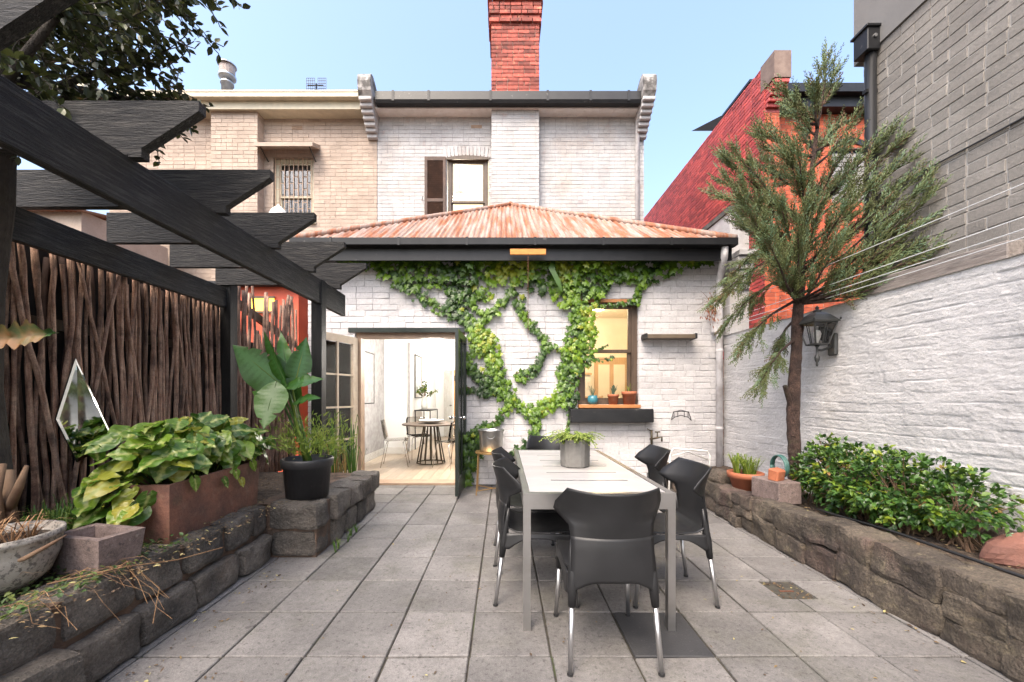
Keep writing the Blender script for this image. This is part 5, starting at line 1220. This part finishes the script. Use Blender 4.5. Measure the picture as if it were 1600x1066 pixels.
# terracotta pot with striped grass
tg = thing('grass_pot', 'low terracotta pot of striped yellow green grass on the rubble wall', 'potted plant', (2.50,4.12,.31))
TG = Vector((2.50,4.12,.31))
q = MB(); q.lathe([(.115,0),(.145,.11),(.165,.115),(.17,.17),(.158,.175),(.145,.13)], TG, 28); q.build('pot', m_terra, tg, True)
q = MB(); q.lathe([(0,.14),(.15,.138)], TG, 18); q.build('soil', m_soil, tg)
q = MB()
for k in range(9): tuft(q, TG+Vector((rr(-.08,.08),rr(-.08,.08),.13)), 17, .25, .17, .005, .5)
stuff(q.build('foliage', m_lime, tg))
cbk = thing('concrete_block', 'square brown concrete block on the rubble wall', 'block', (2.50,3.66,.315))
q = MB(); q.cbox((2.50,3.66,.408), (.22,.34,.19), .008, Matrix.Rotation(R(6),3,'Z'), jit=.004); q.build('block', m_cblock, cbk)
cbk['label'] = 'brown square concrete block on the rubble wall carrying a broken red brick'
q = MB(); q.cbox((2.47,3.60,.553), (.12,.10,.10), .012, Matrix.Rotation(R(25),3,'Z')@Matrix.Rotation(R(14),3,'X'), jit=.012); tag(q.build('broken_brick', m_terra), 'broken red brick piece on the concrete block', 'brick')
q = MB()
for k in range(3): q.tube([(2.55+.02*k, 3.70+.10*math.cos(a)+.01*k, .612+.10*math.sin(a)) for a in [i*math.pi/12 for i in range(25)]], .009, 7)
tag(q.build('garden_hose', m_hose, None, True), 'small coil of green garden hose on the concrete block', 'hose')
# ================================================================ ivy on the house wall
random.seed(91)
IY = WY-.012
iv = thing('ivy', 'green ivy climbing in looping stems over the white house wall', 'climber', (.1,IY,.05))
lf = MB(); stm = MB()
IVR = [(0,.06),(.30,-.14),(.52,.12),(.34,.32),(.50,.58),(.20,.62),(0,1.02)]
def ivy_leaf(p, d, nr, s, r):
    d = Vector(d).normalized(); x = d.cross(Vector(nr))
    if x.length < 1e-3: return
    x.normalize(); z = x.cross(d); p = Vector(p); o = len(lf.v)
    out_ = IVR+[(-a,b2) for a,b2 in IVR[-2:0:-1]]
    vs_ = [p+d*(.35*s)+z*(.05*s)]+[p+x*(a*s)+d*(b2*s)-z*(.16*s*abs(a)+.12*s*max(0,b2-.4)**2) for a,b2 in out_]
    n_ = len(out_); lf.add(vs_, [(0,1+i,1+(i+1)%n_) for i in range(n_)], r)
def ivy_at(px, py, depth, s0, s1, bias=0):
    p = P(px, py, IY); p.y -= rr(.005, depth)
    nr = Vector((rr(-.5,.5), -1, rr(-.1,.75))); d = Vector((rr(-.8,.8), rr(-.35,.05), -1+rr(-.1,.55)))
    cl = vn(px*.02, py*.02, 3.7)
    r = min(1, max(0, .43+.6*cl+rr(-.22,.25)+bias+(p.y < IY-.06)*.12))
    if random.random() < .012: r = 1.
    ivy_leaf(p, d, nr, rr(s0,s1), r)
def path(pts, wd, n_, depth=.07, s0=.048, s1=.092, bias=0, stem=.008):
    L = [math.dist(pts[i],pts[i+1]) for i in range(len(pts)-1)]; T = sum(L)
    for k in range(n_):
        t = rr(0,T); i = 0
        while t > L[i] and i < len(L)-1: t -= L[i]; i += 1
        f = t/L[i]; x = pts[i][0]+(pts[i+1][0]-pts[i][0])*f; y = pts[i][1]+(pts[i+1][1]-pts[i][1])*f
        w_ = wd*(.65+.7*abs(vn(x*.05,y*.05,8)))
        ivy_at(x+random.gauss(0,.42)*w_, y+random.gauss(0,.42)*w_, depth, s0, s1, bias)
    if stem: stm.tube([P(x,y,IY)-Vector((0,.012,0)) for x,y in pts], stem, 5)
# hanging top band: (px, lower limit)
band = [(530,410),(560,414),(590,426),(620,448),(645,458),(665,446),(690,452),(710,478),(740,474),(770,444),(800,440),(830,452),(860,462),(885,492),(910,500),(930,474),(950,446),(975,440),(1000,448),(1030,440),(1055,424),(1080,416),(1106,410)]
for i in range(len(band)-1):
    (x0,a),(x1,c) = band[i], band[i+1]
    for k in range(int((x1-x0)*((a+c)/2-392)*.026)+9):
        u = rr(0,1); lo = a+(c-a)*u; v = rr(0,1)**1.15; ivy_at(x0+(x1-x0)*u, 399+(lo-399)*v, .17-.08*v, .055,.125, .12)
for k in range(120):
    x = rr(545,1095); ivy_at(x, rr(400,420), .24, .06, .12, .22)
path([(625,440),(652,456),(676,472),(705,490),(735,507)], 13, 104)
path([(706,440),(712,470),(722,492),(742,510),(756,525)], 20, 152)
path([(735,505),(755,530),(766,555),(772,580),(784,605),(794,622)], 24, 264, .09)
path([(742,520),(768,545),(780,575)], 18, 120, .09)
path([(804,440),(790,468),(766,486),(752,506)], 8, 72)
path([(768,462),(745,468),(738,480),(760,490),(778,486)], 7, 48)
path([(806,462),(815,490),(830,510),(845,524),(858,540)], 11, 96)
path([(858,538),(848,548),(842,566),(826,578),(806,584)], 7, 64)
path([(842,560),(838,582),(820,592),(804,588)], 6, 40)
path([(870,540),(852,546),(846,540)], 6, 24, stem=0)
path([(870,410),(890,450),(905,490),(902,520),(890,548)], 22, 304, .10, bias=.12)
path([(905,470),(916,510),(908,545),(898,580)], 16, 184, .10, bias=.15)
path([(888,545),(878,580),(880,610),(868,625),(846,634),(832,645)], 15, 192)
path([(905,560),(896,590),(888,612),(874,628)], 12, 104)
path([(832,648),(816,640),(802,622),(794,615)], 10, 72)
path([(832,645),(838,665),(834,682),(818,696),(800,708)], 11, 96)
path([(796,616),(790,642),(776,658),(756,666),(740,676)], 9, 80)
path([(730,556),(738,575),(752,594),(772,606),(790,614)], 15, 136)
path([(724,602),(745,612),(770,614),(792,618)], 8, 64)
path([(736,540),(745,548)], 10, 24, stem=0)
path([(735,675),(730,700),(732,730),(728,756)], 13, 152, .16)
path([(752,672),(742,690),(738,715)], 16, 120, .2)
path([(770,668),(752,672)], 8, 32, .2)
path([(905,612),(893,640),(888,658),(884,678)], 5, 48, .06, .035,.06)
path([(900,610),(884,640)], 5, 19, .06)
path([(930,474),(950,478),(975,474),(992,470)], 6, 40, .05, .04, .07, -.2)
path([(1004,438),(996,458),(990,472)], 9, 48)
path([(922,480),(926,520),(922,552),(916,575)], 8, 64, .10, .045,.08, .0)
path([(918,548),(935,546),(950,538)], 3, 21, .06, .025, .045, -.2, .004); path([(918,552),(934,562),(950,562),(958,556)], 4, 29, .07, .03, .05, -.2, .004)
stm.build('stems', m_twig, iv, True); stuff(lf.build('foliage', m_ivy, iv))
# single long glossy leaf hanging in the ivy
q = MB(); pts = [P(866,402,5.5),P(862,420,5.46),P(872,440,5.44),P(878,456,5.46)]; q.blade(pts, [.02,.045,.04,.008], (1,0,-.2), .5); tag(q.build('long_leaf', m_shrub, None, True), 'long glossy strap leaf hanging among the ivy under the gutter', 'leaf')
# ================================================================ small things on the house wall
ob = thing('timber_bracket', 'orange timber block with a hanging chain fixed to the black gutter', 'bracket', P(825,393,5.24))
q = MB(); q.cbox(P(825,394,5.235), (.47,.028,.075), .004); q.build('block', m_orangewood, ob)
q = MB(); z = P(0,398,5.22).z; x = P(825,0,5.22).x
while z > P(0,525,5.22).z:
    q.tube([(x+.006*math.cos(a), 5.215, z+.013*math.sin(a)) for a in [i*math.pi/3 for i in range(7)]], .0022, 4, cap=False); z -= .019
    q.tube([(x, 5.215+.006*math.cos(a), z+.013*math.sin(a)) for a in [i*math.pi/3 for i in range(7)]], .0022, 4, cap=False); z -= .019
q.build('chain', m_rust, ob)
q = MB(); Mx = Matrix.Translation(P(1045,527,5.60)); q.cbox((0,-.01,0), (.66,.17,.06), .006); q.xf(Mx)
wc = thing('wall_clothesline', 'folded bronze coloured clothesline cabinet on the white house wall', 'clothesline', P(1045,527,5.62))
q.build('cabinet', m_brownbox, wc)
for sx in (-1,1): q = MB(); q.cbox((sx*.345,-.0,.005), (.03,.19,.075), .005); q.xf(Mx).build('end_cap', m_black, wc)
hr = thing('hose_hook', 'black wire hose holder on the white house wall above the tap', 'hook', P(1064,650,5.64))
q = MB()
def wl(pts, y): return [P(x,y_,y) for x,y_ in pts]
q.tube(wl([(1049,656),(1052,644),(1064,641),(1076,644),(1080,657)],5.66), .006, 6); q.tube(wl([(1049,656),(1054,652),(1064,649),(1075,652),(1080,657)],5.52), .006, 6); q.tube(wl([(1052,644),(1058,643),(1070,643),(1076,644)],5.53), .006, 6)
for x_ in (1053,1059,1069,1075): q.tube([P(x_,644,5.66),P(x_,643,5.53),P(x_,652,5.52)], .005, 5)
q.tube([P(1049,656,5.66),P(1049,656,5.52)], .006, 5); q.tube([P(1080,657,5.66),P(1080,657,5.52)], .006, 5); q.build('frame', m_black, hr)
tp_ = thing('garden_tap', 'old bronze garden tap on the white house wall below the window', 'tap', P(1020,685,5.66))
q = MB(); q.tube([P(1018,697,5.64),P(1018,684,5.63),P(1018,672,5.63)], .016, 8); q.tube([P(1016,686,5.69),P(1018,686,5.62),P(1028,684,5.56),P(1034,683,5.55),P(1034,690,5.55)], .014, 8); q.build('body', m_bronze, tp_, True)
q = MB(); q.tube([P(1011,670,5.63),P(1018,674,5.63)], .008, 6); q.tube([P(1027,684,5.57),P(1027,676,5.57)], .009, 6); q.tube([P(1023,675,5.57),P(1031,675,5.57)], .010, 6); q.build('handle', m_bronze, tp_, True)
q = MB(); 
for (a,c) in (((988,686),(988,735)),((988,686),(1052,686)),((1052,686),(1052,735))):
    q.tube([P(a[0],a[1],WY-.001),P(c[0],c[1],WY-.001)], .006, 4)
wf = thing('folding_chair', 'white tubular folding chair leaning in the corner by the downpipe', 'chair', P(1075,770,5.3))
q = MB(); q.tube([P(1045,780,5.3),P(1047,707,5.4),P(1052,701,5.4),P(1105,705,5.4),P(1109,712,5.4),P(1106,776,5.3)], .012, 8); q.tube([P(1050,712,5.42),P(1075,706,5.44),P(1106,718,5.42)], .011, 8); q.build('frame', m_cwhite, wf, True)
q = MB(); q.tube([P(1078,702.5,5.4),P(1098,704.5,5.4)], .017, 8); q.build('sleeve', m_cwhite, wf)
q = MB(); q.cbox(P(1077,745,5.38), (.42,.02,.20), .006); q.build('seat', m_cwhite, wf)
dv = thing('dead_vine', 'reddish dead vine tuft on the downpipe under the eave', 'dead vine', P(1112,480,5.6)); fo_ = MB()
for k in range(120): p = P(1112+random.gauss(0,5), 485+random.gauss(0,11), 5.58); oval(fo_, p, Vector((rr(-.5,.5),rr(-.5,0),-1)), rdir(), rr(.03,.06), .014)
fo_.build('dead_leaves', leafmat('rust_leaf',[(0,(.16,.05,.02)),(1,(.34,.12,.05))],.8,.2), dv)
q = MB()
for k in range(16): p = P(1110,475,5.6); e = P(1110+rr(-26,12),475+rr(-22,14),5.56); q.tube([p,p.lerp(e,.5)+Vector((0,0,.03)),e], .002, 4)
q.build('twigs', m_twig, dv)
# clothes lines
cl = thing('clothes_lines', 'four white clothes lines strung from the house corner over the shrub bed', 'clothes lines', (2.98,5.6,2.3))
for (x0,z0,x1,z1,sag) in ((2.98,2.47,2.98,2.52,.02),(2.98,2.30,2.98,2.33,.03),(2.99,2.24,2.99,2.26,.03),(3.0,2.20,3.0,2.22,.035)):
    q = MB(); q.tube([(x0+(x1-x0)*t, 5.62-5.4*t, z0+(z1-z0)*t-sag*4*t*(1-t)) for t in [i/16 for i in range(17)]], .0032, 5); q.build('line', m_rope, cl)
q = MB(); q.bb(2.95,3.03,5.60,5.66,2.17,2.50); q.build('anchor', m_pipe, cl)
# plants on the window sill
def sill_pot(px, m, r0, h, kind, label):
    b0 = P(px, 0, WY-.02); b0.z = KZ0-.001; t = thing('sill_plant', label, 'potted plant', b0)
    q = MB(); 
    if kind == 'bowl': q.lathe([(r0*.6,0),(r0*.95,h*.3),(r0,h*.6),(r0*.8,h),(r0*.7,h),(r0*.7,h*.85)], b0, 20)
    else: q.lathe([(r0*.72,0),(r0*.9,h*.74),(r0,h*.75),(r0*1.04,h),(r0*.92,h),(r0*.86,h*.85)], b0, 20)
    q.build('pot', m, t, True)
    q = MB(); q.lathe([(0,h*.88),(r0*.78,h*.86)], b0, 14); q.build('soil', m_soil, t)
    f = MB(); tuft(f, b0+Vector((0,0,h*.85)), 26 if kind != 'big' else 9, .17 if kind != 'big' else .16, .10, .008 if kind == 'agave' else .004, .3 if kind == 'agave' else .8); f.build('foliage', m_agave if kind != 'big' else m_lime, t)
sill_pot(926, m_teal, .075, .13, 'bowl', 'spiky plant in a teal glazed pot on the kitchen window sill')
sill_pot(958, m_terra, .078, .145, 'agave', 'blue green succulent in a small terracotta pot on the kitchen window sill')
sill_pot(983, m_terra, .105, .185, 'big', 'larger terracotta pot with trailing yellow stems on the kitchen window sill')
# ================================================================ wall lantern
ln = thing('wall_lantern', 'black cast iron lantern on a bracket on the white boundary wall', 'lantern', (3.13,3.78,1.75))
LC = Vector((2.975,3.78,0)); 
def sq(r, z, a0=0): return [Vector((LC.x+r*math.cos(a0+math.pi/4+i*math.pi/2), LC.y+r*math.sin(a0+math.pi/4+i*math.pi/2), z)) for i in range(4)]
zb, zt = 1.755, 1.955
q = MB()
bt, tpv = sq(.085,zb), sq(.150,zt)
for i in range(4): q.tube([bt[i],tpv[i]], .0075, 6)
for rg in (bt, tpv):
    for i in range(4): q.tube([rg[i],rg[(i+1)%4]], .008, 6)
for i in range(4): q.tube([(bt[i]+bt[(i+1)%4])/2,(tpv[i]+tpv[(i+1)%4])/2], .004, 5)
q.lathe([(.0,zb-.01),(.06,zb-.008),(.06,zb+.004),(0,zb+.006)], LC, 16); q.build('cage', m_lantern, ln)
q = MB(); a, b2, c_, d_ = sq(.175,zt+.004), sq(.165,zt+.018), sq(.10,zt+.075), sq(.045,zt+.105); vs_ = a+b2+c_+d_
q.add(vs_, [(3,2,1,0)]+[(k*4+i,k*4+(i+1)%4,(k+1)*4+(i+1)%4,(k+1)*4+i) for k in range(3) for i in range(4)]+[(12,13,14,15)]); q.lathe([(.028,zt+.10),(.035,zt+.12),(.012,zt+.135),(.018,zt+.15),(.0,zt+.17)], LC, 12)
for p in sq(.172,zt+.018): q.lathe([(.007,0),(.010,.012),(0,.024)], p, 8)
q.build('roof', m_lantern, ln)
for i in range(4):
    q = MB(); q.add([bt[i],bt[(i+1)%4],tpv[(i+1)%4],tpv[i]], [(0,1,2,3)]); q.build('pane', m_glass, ln)
q = MB(); q.lathe([(.012,zb),(.014,zb+.03),(.030,zb+.075),(.034,zb+.10),(.022,zb+.13),(0,zb+.14)], LC, 14); q.build('bulb', m_cwhite, ln, True)
q = MB(); q.lathe([(.0,zb-.21),(.010,zb-.20),(.012,zb-.19),(.008,zb-.175),(.020,zb-.15),(.023,zb-.12),(.010,zb-.09),(.010,zb-.03),(.022,zb-.01)], LC, 12); q.build('finial', m_lantern, ln, True)
q = MB(); q.tube([LC+Vector((0,0,zb-.05)),LC+Vector((.04,0,zb-.055)),LC+Vector((.10,0,zb-.035)),LC+Vector((.15,0,zb-.0))], .012, 8); q.build('arm', m_lantern, ln, True)
q = MB(); q.cbox((3.125,3.78,1.755), (.035,.10,.21), .012); q.build('wall_plate', m_lantern, ln)
# ================================================================ bucket on a brass wire stand
sx_, sy_ = -.165, 5.22
bs = thing('wire_stand', 'brass wire side table under the galvanised bucket beside the green door', 'side table', (sx_,sy_,0))
q = MB(); q.lathe([(0,.525),(.205,.525),(.21,.53),(.21,.545),(.2,.546),(0,.54)], (sx_,sy_,0), 28); q.build('top', m_gold, bs)
for sx in (-1,1):
    for s2 in (-1,1): q = MB(); q.tube([(sx_+sx*.165,sy_+s2*.1,.525),(sx_+sx*.185,sy_+s2*.14,.0)], .008, 6); q.build('leg', m_gold, bs)
for sx in (-1,1): q = MB(); q.tube([(sx_+sx*.185,sy_-.14,.06+.006*sx),(sx_-sx*.185,sy_+.14,.06+.006*sx)], .007, 6); q.build('stretcher', m_gold, bs)
bk = thing('steel_bucket', 'galvanised steel bucket on the brass wire stand', 'bucket', (sx_,sy_,.546))
q = MB(); q.lathe([(.135,.547),(.138,.55),(.145,.56),(.16,.80),(.172,.815),(.176,.825),(.170,.832),(.158,.825),(.142,.57),(0,.565)], (sx_,sy_,0), 32); q.build('body', m_gal, bk, True)
for s in (-1,1): q = MB(); q.tube([(sx_+s*.05*math.cos(a)+.0, sy_-.165-.012*math.sin(a), .76-.035*math.sin(a)) for a in [i*math.pi/8 for i in range(9)]] if s < 0 else [(sx_+.165, sy_+.04*math.cos(a), .76-.035*math.sin(a)) for a in [i*math.pi/8 for i in range(9)]], .004, 5); q.build('handle', m_gal, bk)
# ================================================================ outdoor dining table
ot = thing('dining_table', 'rectangular brushed steel outdoor dining table with pale slotted top', 'table', (.52,3.02,0))
TX0, TX1, TY0, TY1 = .105, .925, 2.14, 3.90
q = MB(); f = .035
q.bb(TX0,TX1,TY0,TY0+f,.655,.74); q.bb(TX0,TX1,TY1-f,TY1,.655,.74); q.bb(TX0,TX0+f,TY0+f,TY1-f,.656,.7395); q.bb(TX1-f,TX1,TY0+f,TY1-f,.656,.7395); q.build('frame', m_steel, ot)
for x in (TX0+.0005,TX1-.0405):
    for y in (TY0+.0005,TY1-.0405): q = MB(); q.bb(x,x+.04,y,y+.04,0,.655); q.build('leg', m_steel, ot)
q = MB(); a0, a1, y0, y1 = TX0+f+.003, TX1-f-.003, TY0+f+.003, TY1-f-.003
ys = [2.49,2.745,3.0,3.26,3.52]; prev = y0
for s in ys:
    q.bb(a0,a1,prev,s-.014,.7345,.738); q.bb(a0,.295,s-.014,s+.014,.7345,.738); q.bb(.775,a1,s-.014,s+.014,.7345,.738); prev = s+.014
q.bb(a0,a1,prev,y1,.7345,.738); q.build('tabletop', m_top, ot)
q = MB(); q.bb(a0,a1,y0,y1,.660,.664); q.build('under_tray', m_plastic, ot)
# concrete planter with fern on the table
cp = thing('table_planter', 'grey concrete pot of pale fern on the outdoor dining table', 'potted plant', (.535,2.99,.739), R(20))
q = MB(); n_ = 6
def hexr(r, z, k=.30):
    pts = []
    for i in range(n_):
        a = math.pi/6+i*math.pi/3; 
        for s in (-1,1): pts.append((r*math.cos(a+s*k*.5), r*math.sin(a+s*k*.5), z))
    return pts
rings = [hexr(.098,.0),hexr(.108,.008),hexr(.113,.20),hexr(.108,.207),hexr(.098,.205),hexr(.094,.16)]
m_ = 12; vs_ = [p for r in rings for p in r]; q.add(vs_, [tuple(range(m_))[::-1]]+[(k*m_+i,k*m_+(i+1)%m_,(k+1)*m_+(i+1)%m_,(k+1)*m_+i) for k in range(5) for i in range(m_)]); q.build('pot', m_concpot, cp, False, False)
q = MB(); q.lathe([(0,.175),(.095,.172)], (0,0,0), 14); q.build('soil', m_soil, cp, False, False)
random.seed(95); f = MB(); tw = MB()
for i in range(95):
    a = rr(0,6.283); L = rr(.10,.25); p = Vector((rr(-.04,.04),rr(-.04,.04),.18)); d = Vector((math.cos(a),math.sin(a),rr(.5,1.6))).normalized(); pts = [p.copy()]
    for k in range(8):
        d = (d+Vector((math.cos(a)*.10,math.sin(a)*.10,-.24*k/5))).normalized(); p = p+d*L/8; pts.append(p.copy()); s = d.cross(Vector((0,0,1))); s = s.normalized() if s.length > .01 else Vector((1,0,0))
        for sg in (-1,1):
            for k3 in range(2): oval(f, p-d*k3*L/16, s*sg+d*.6+rdir()*.3, Vector((0,0,1))+rdir()*.4, rr(.016,.034)*(1.2-k/10), rr(.010,.016))
    tw.tube(pts, .0015, 4)
tw.build('fronds', m_grass, cp, True, False); stuff(f.build('foliage', m_fern, cp, False, False))
# ================================================================ plastic shell chairs
def make_chair():
    t = thing('patio_chair', 'x', 'chair', (0,0,0), 0, 'charcoal plastic chairs round the outdoor table')
    st = [(.228,.418,.190,0,0),(.222,.438,.200,0,0),(.195,.446,.208,0,.004),(.08,.436,.212,0,.010),(-.05,.428,.210,0,.014),(-.14,.430,.205,.005,.016),(-.19,.452,.198,.012,.014),(-.216,.50,.194,.025,.006),(-.230,.56,.192,.040,0),(-.240,.61,.194,.052,0),(-.248,.658,.199,.075,-.002),(-.254,.692,.234,.135,-.006),(-.259,.720,.260,.175,-.008),(-.267,.755,.256,.150,0),(-.277,.790,.236,.110,.006),(-.287,.822,.214,.078,.014)]
    n_ = len(st)-1; q = MB()
    def fn(u, v):
        f = v*n_; i = min(int(f), n_-1); k = f-i; a = [st[i][c]*(1-k)+st[i+1][c]*k for c in range(5)]; uu = u*2-1
        return Vector((uu*a[2], a[0]+a[3]*abs(uu)**2.2, a[1]+a[4]*uu*uu))
    q.grid(fn, 16, 45)
    o = q.build('shell', m_plastic, t, True, False); md = o.modifiers.new('thick','SOLIDIFY'); md.thickness = .007; md.offset = 0
    # skirt round the seat, running down into four leg sleeves
    q = MB(); loop = []
    def corner(cx, cy, r, a0):
        for i in range(6): a = a0+i*math.pi/10; loop.append((cx+r*math.cos(a), cy+r*math.sin(a)))
    corner(.165,.180,.045,0); corner(-.165,.180,.045,math.pi/2); corner(-.165,-.170,.045,math.pi); corner(.165,-.170,.045,1.5*math.pi)
    fine = []
    for i in range(len(loop)):
        a, c = Vector(loop[i]), Vector(loop[(i+1)%len(loop)]); m_ = max(1, int((c-a).length/.03))
        for k in range(m_): fine.append(a.lerp(c,k/m_))
    N = len(fine)
    def zlow(p):
        dx = .21-abs(p.x); dy = .20-abs(p.y+.0); d = min(1, max(max(0,dx-.03), max(0,dy-.03))/.13); return .345+.062*math.sin(min(1,d)*math.pi/2)
    rows = 5
    def sk(i, j):
        p = fine[i % N]; zt_ = .436; z = zt_+(zlow(p)-zt_)*j/rows; g_ = 1+.05*(j/rows)-.02; return Vector((p.x*g_, p.y*g_, z))
    q.add([sk(i,j) for j in range(rows+1) for i in range(N)], [(j*N+i,j*N+(i+1)%N,(j+1)*N+(i+1)%N,(j+1)*N+i) for j in range(rows) for i in range(N) if not (fine[i].y < -.20 and fine[(i+1)%N].y < -.20)])
    o = q.build('skirt', m_plastic, t, True, False); md = o.modifiers.new('thick','SOLIDIFY'); md.thickness = .007; md.offset = 0
    # rear apron: the back panel carried straight down to the rear legs
    q = MB()
    def ap(u, v):
        uu = u*2-1; top = fn(u, 9/n_); d = min(1, max(0,(1-abs(uu))*.2-.012)/.12); zb = .350+.058*math.sin(d*math.pi/2)
        bot = Vector((uu*.212, -.242+.030*abs(uu)**2.2, zb)); k = v
        p = top.lerp(bot, k); p.y -= .006*math.sin(k*math.pi); p.x *= 1-.035*math.sin(k*math.pi); p.y -= .0035*min(1,k*5); return p
    q.grid(ap, 16, 14); o = q.build('apron', m_plastic, t, True, False); md = o.modifiers.new('thick','SOLIDIFY'); md.thickness = .006; md.offset = 0
    for sx in (-1,1):
        for sy in (-1,1):
            top = Vector((sx*.186,.185 if sy > 0 else -.200,.44)); bot = Vector((sx*.207,.232 if sy > 0 else -.258,0.)); q = MB(); k1 = top.lerp(bot,.34)
            if sy > 0: q.tube([top+Vector((-sx*.004,-.006,.0)),top.lerp(bot,.1),k1], [.020,.024,.0175], 10)
            else: q.tube([Vector((sx*.188,-.178,.585)),Vector((sx*.190,-.188,.51)),top,top.lerp(bot,.12),k1], [.006,.014,.022,.024,.0175], 10)
            q.build('leg_sleeve', m_plastic, t, True, False)
            q = MB(); q.tube([top.lerp(bot,.3),bot+Vector((0,0,.006))], .0125, 12); lg = q.build('leg', m_alu, t, True, False)
            q = MB(); q.tube([bot+Vector((0,0,.012)),bot], .0145, 12); q.build('foot_cap', m_black, lg, False, False)
    return t
ch0 = make_chair()
spots = [((.508,2.06,0), 0, 'charcoal plastic chair at the short table end away from the house'),
 ((.215,2.60,0), R(-92), 'charcoal plastic chair on the door side of the table, further from the house'),
 ((.19,3.17,0), R(-89), 'charcoal plastic chair on the door side of the table, nearer the house'),
 ((1.02,2.585,0), R(90), 'charcoal plastic chair pulled out on the shrub bed side of the table'),
 ((1.09,3.35,0), R(88), 'charcoal plastic chair on the shrub bed side of the table, nearer the house'),
 ((.50,4.15,0), R(180), 'charcoal plastic chair at the short table end by the house wall')]
for i, (l, rz, lab) in enumerate(spots):
    o = ch0 if i == 0 else copy_tree(ch0)
    o.location = l; o.rotation_euler = (0,0,rz); o['label'] = lab
spots_ = None
# reeds in front of the cream door leaf
random.seed(96)
b_ = MB()
for c in ((-2.02,4.75,0),(-1.95,4.95,0),(-1.78,4.7,0)): tuft(b_, c, 16, 1.15, .32, .007, .7)
rd = thing('reed_plant', 'thin strappy reeds in front of the cream door leaf', 'plant', (-1.95,4.8,0)); stuff(b_.build('foliage', m_grass, rd))
b_ = MB()
for c in ((-2.02,4.75,.0),(-1.95,4.9,.0)): tuft(b_, c, 20, .75, .30, .006, 1.4)
b_.build('dead_blades', m_dryleaf, rd)
# weeds in paving joints by the wall end
b_ = MB()
for (x,y) in ((-1.36,3.22),(-1.35,3.45),(-1.37,3.7),(-1.38,3.6),(.02,5.0),(-1.37,3.3)): tuft(b_, (x,y,0), 9, .10, .06, .004)
stuff(tag(b_.build('weeds', m_grass), 'small green weeds at the foot of the bluestone end block', 'weeds'))
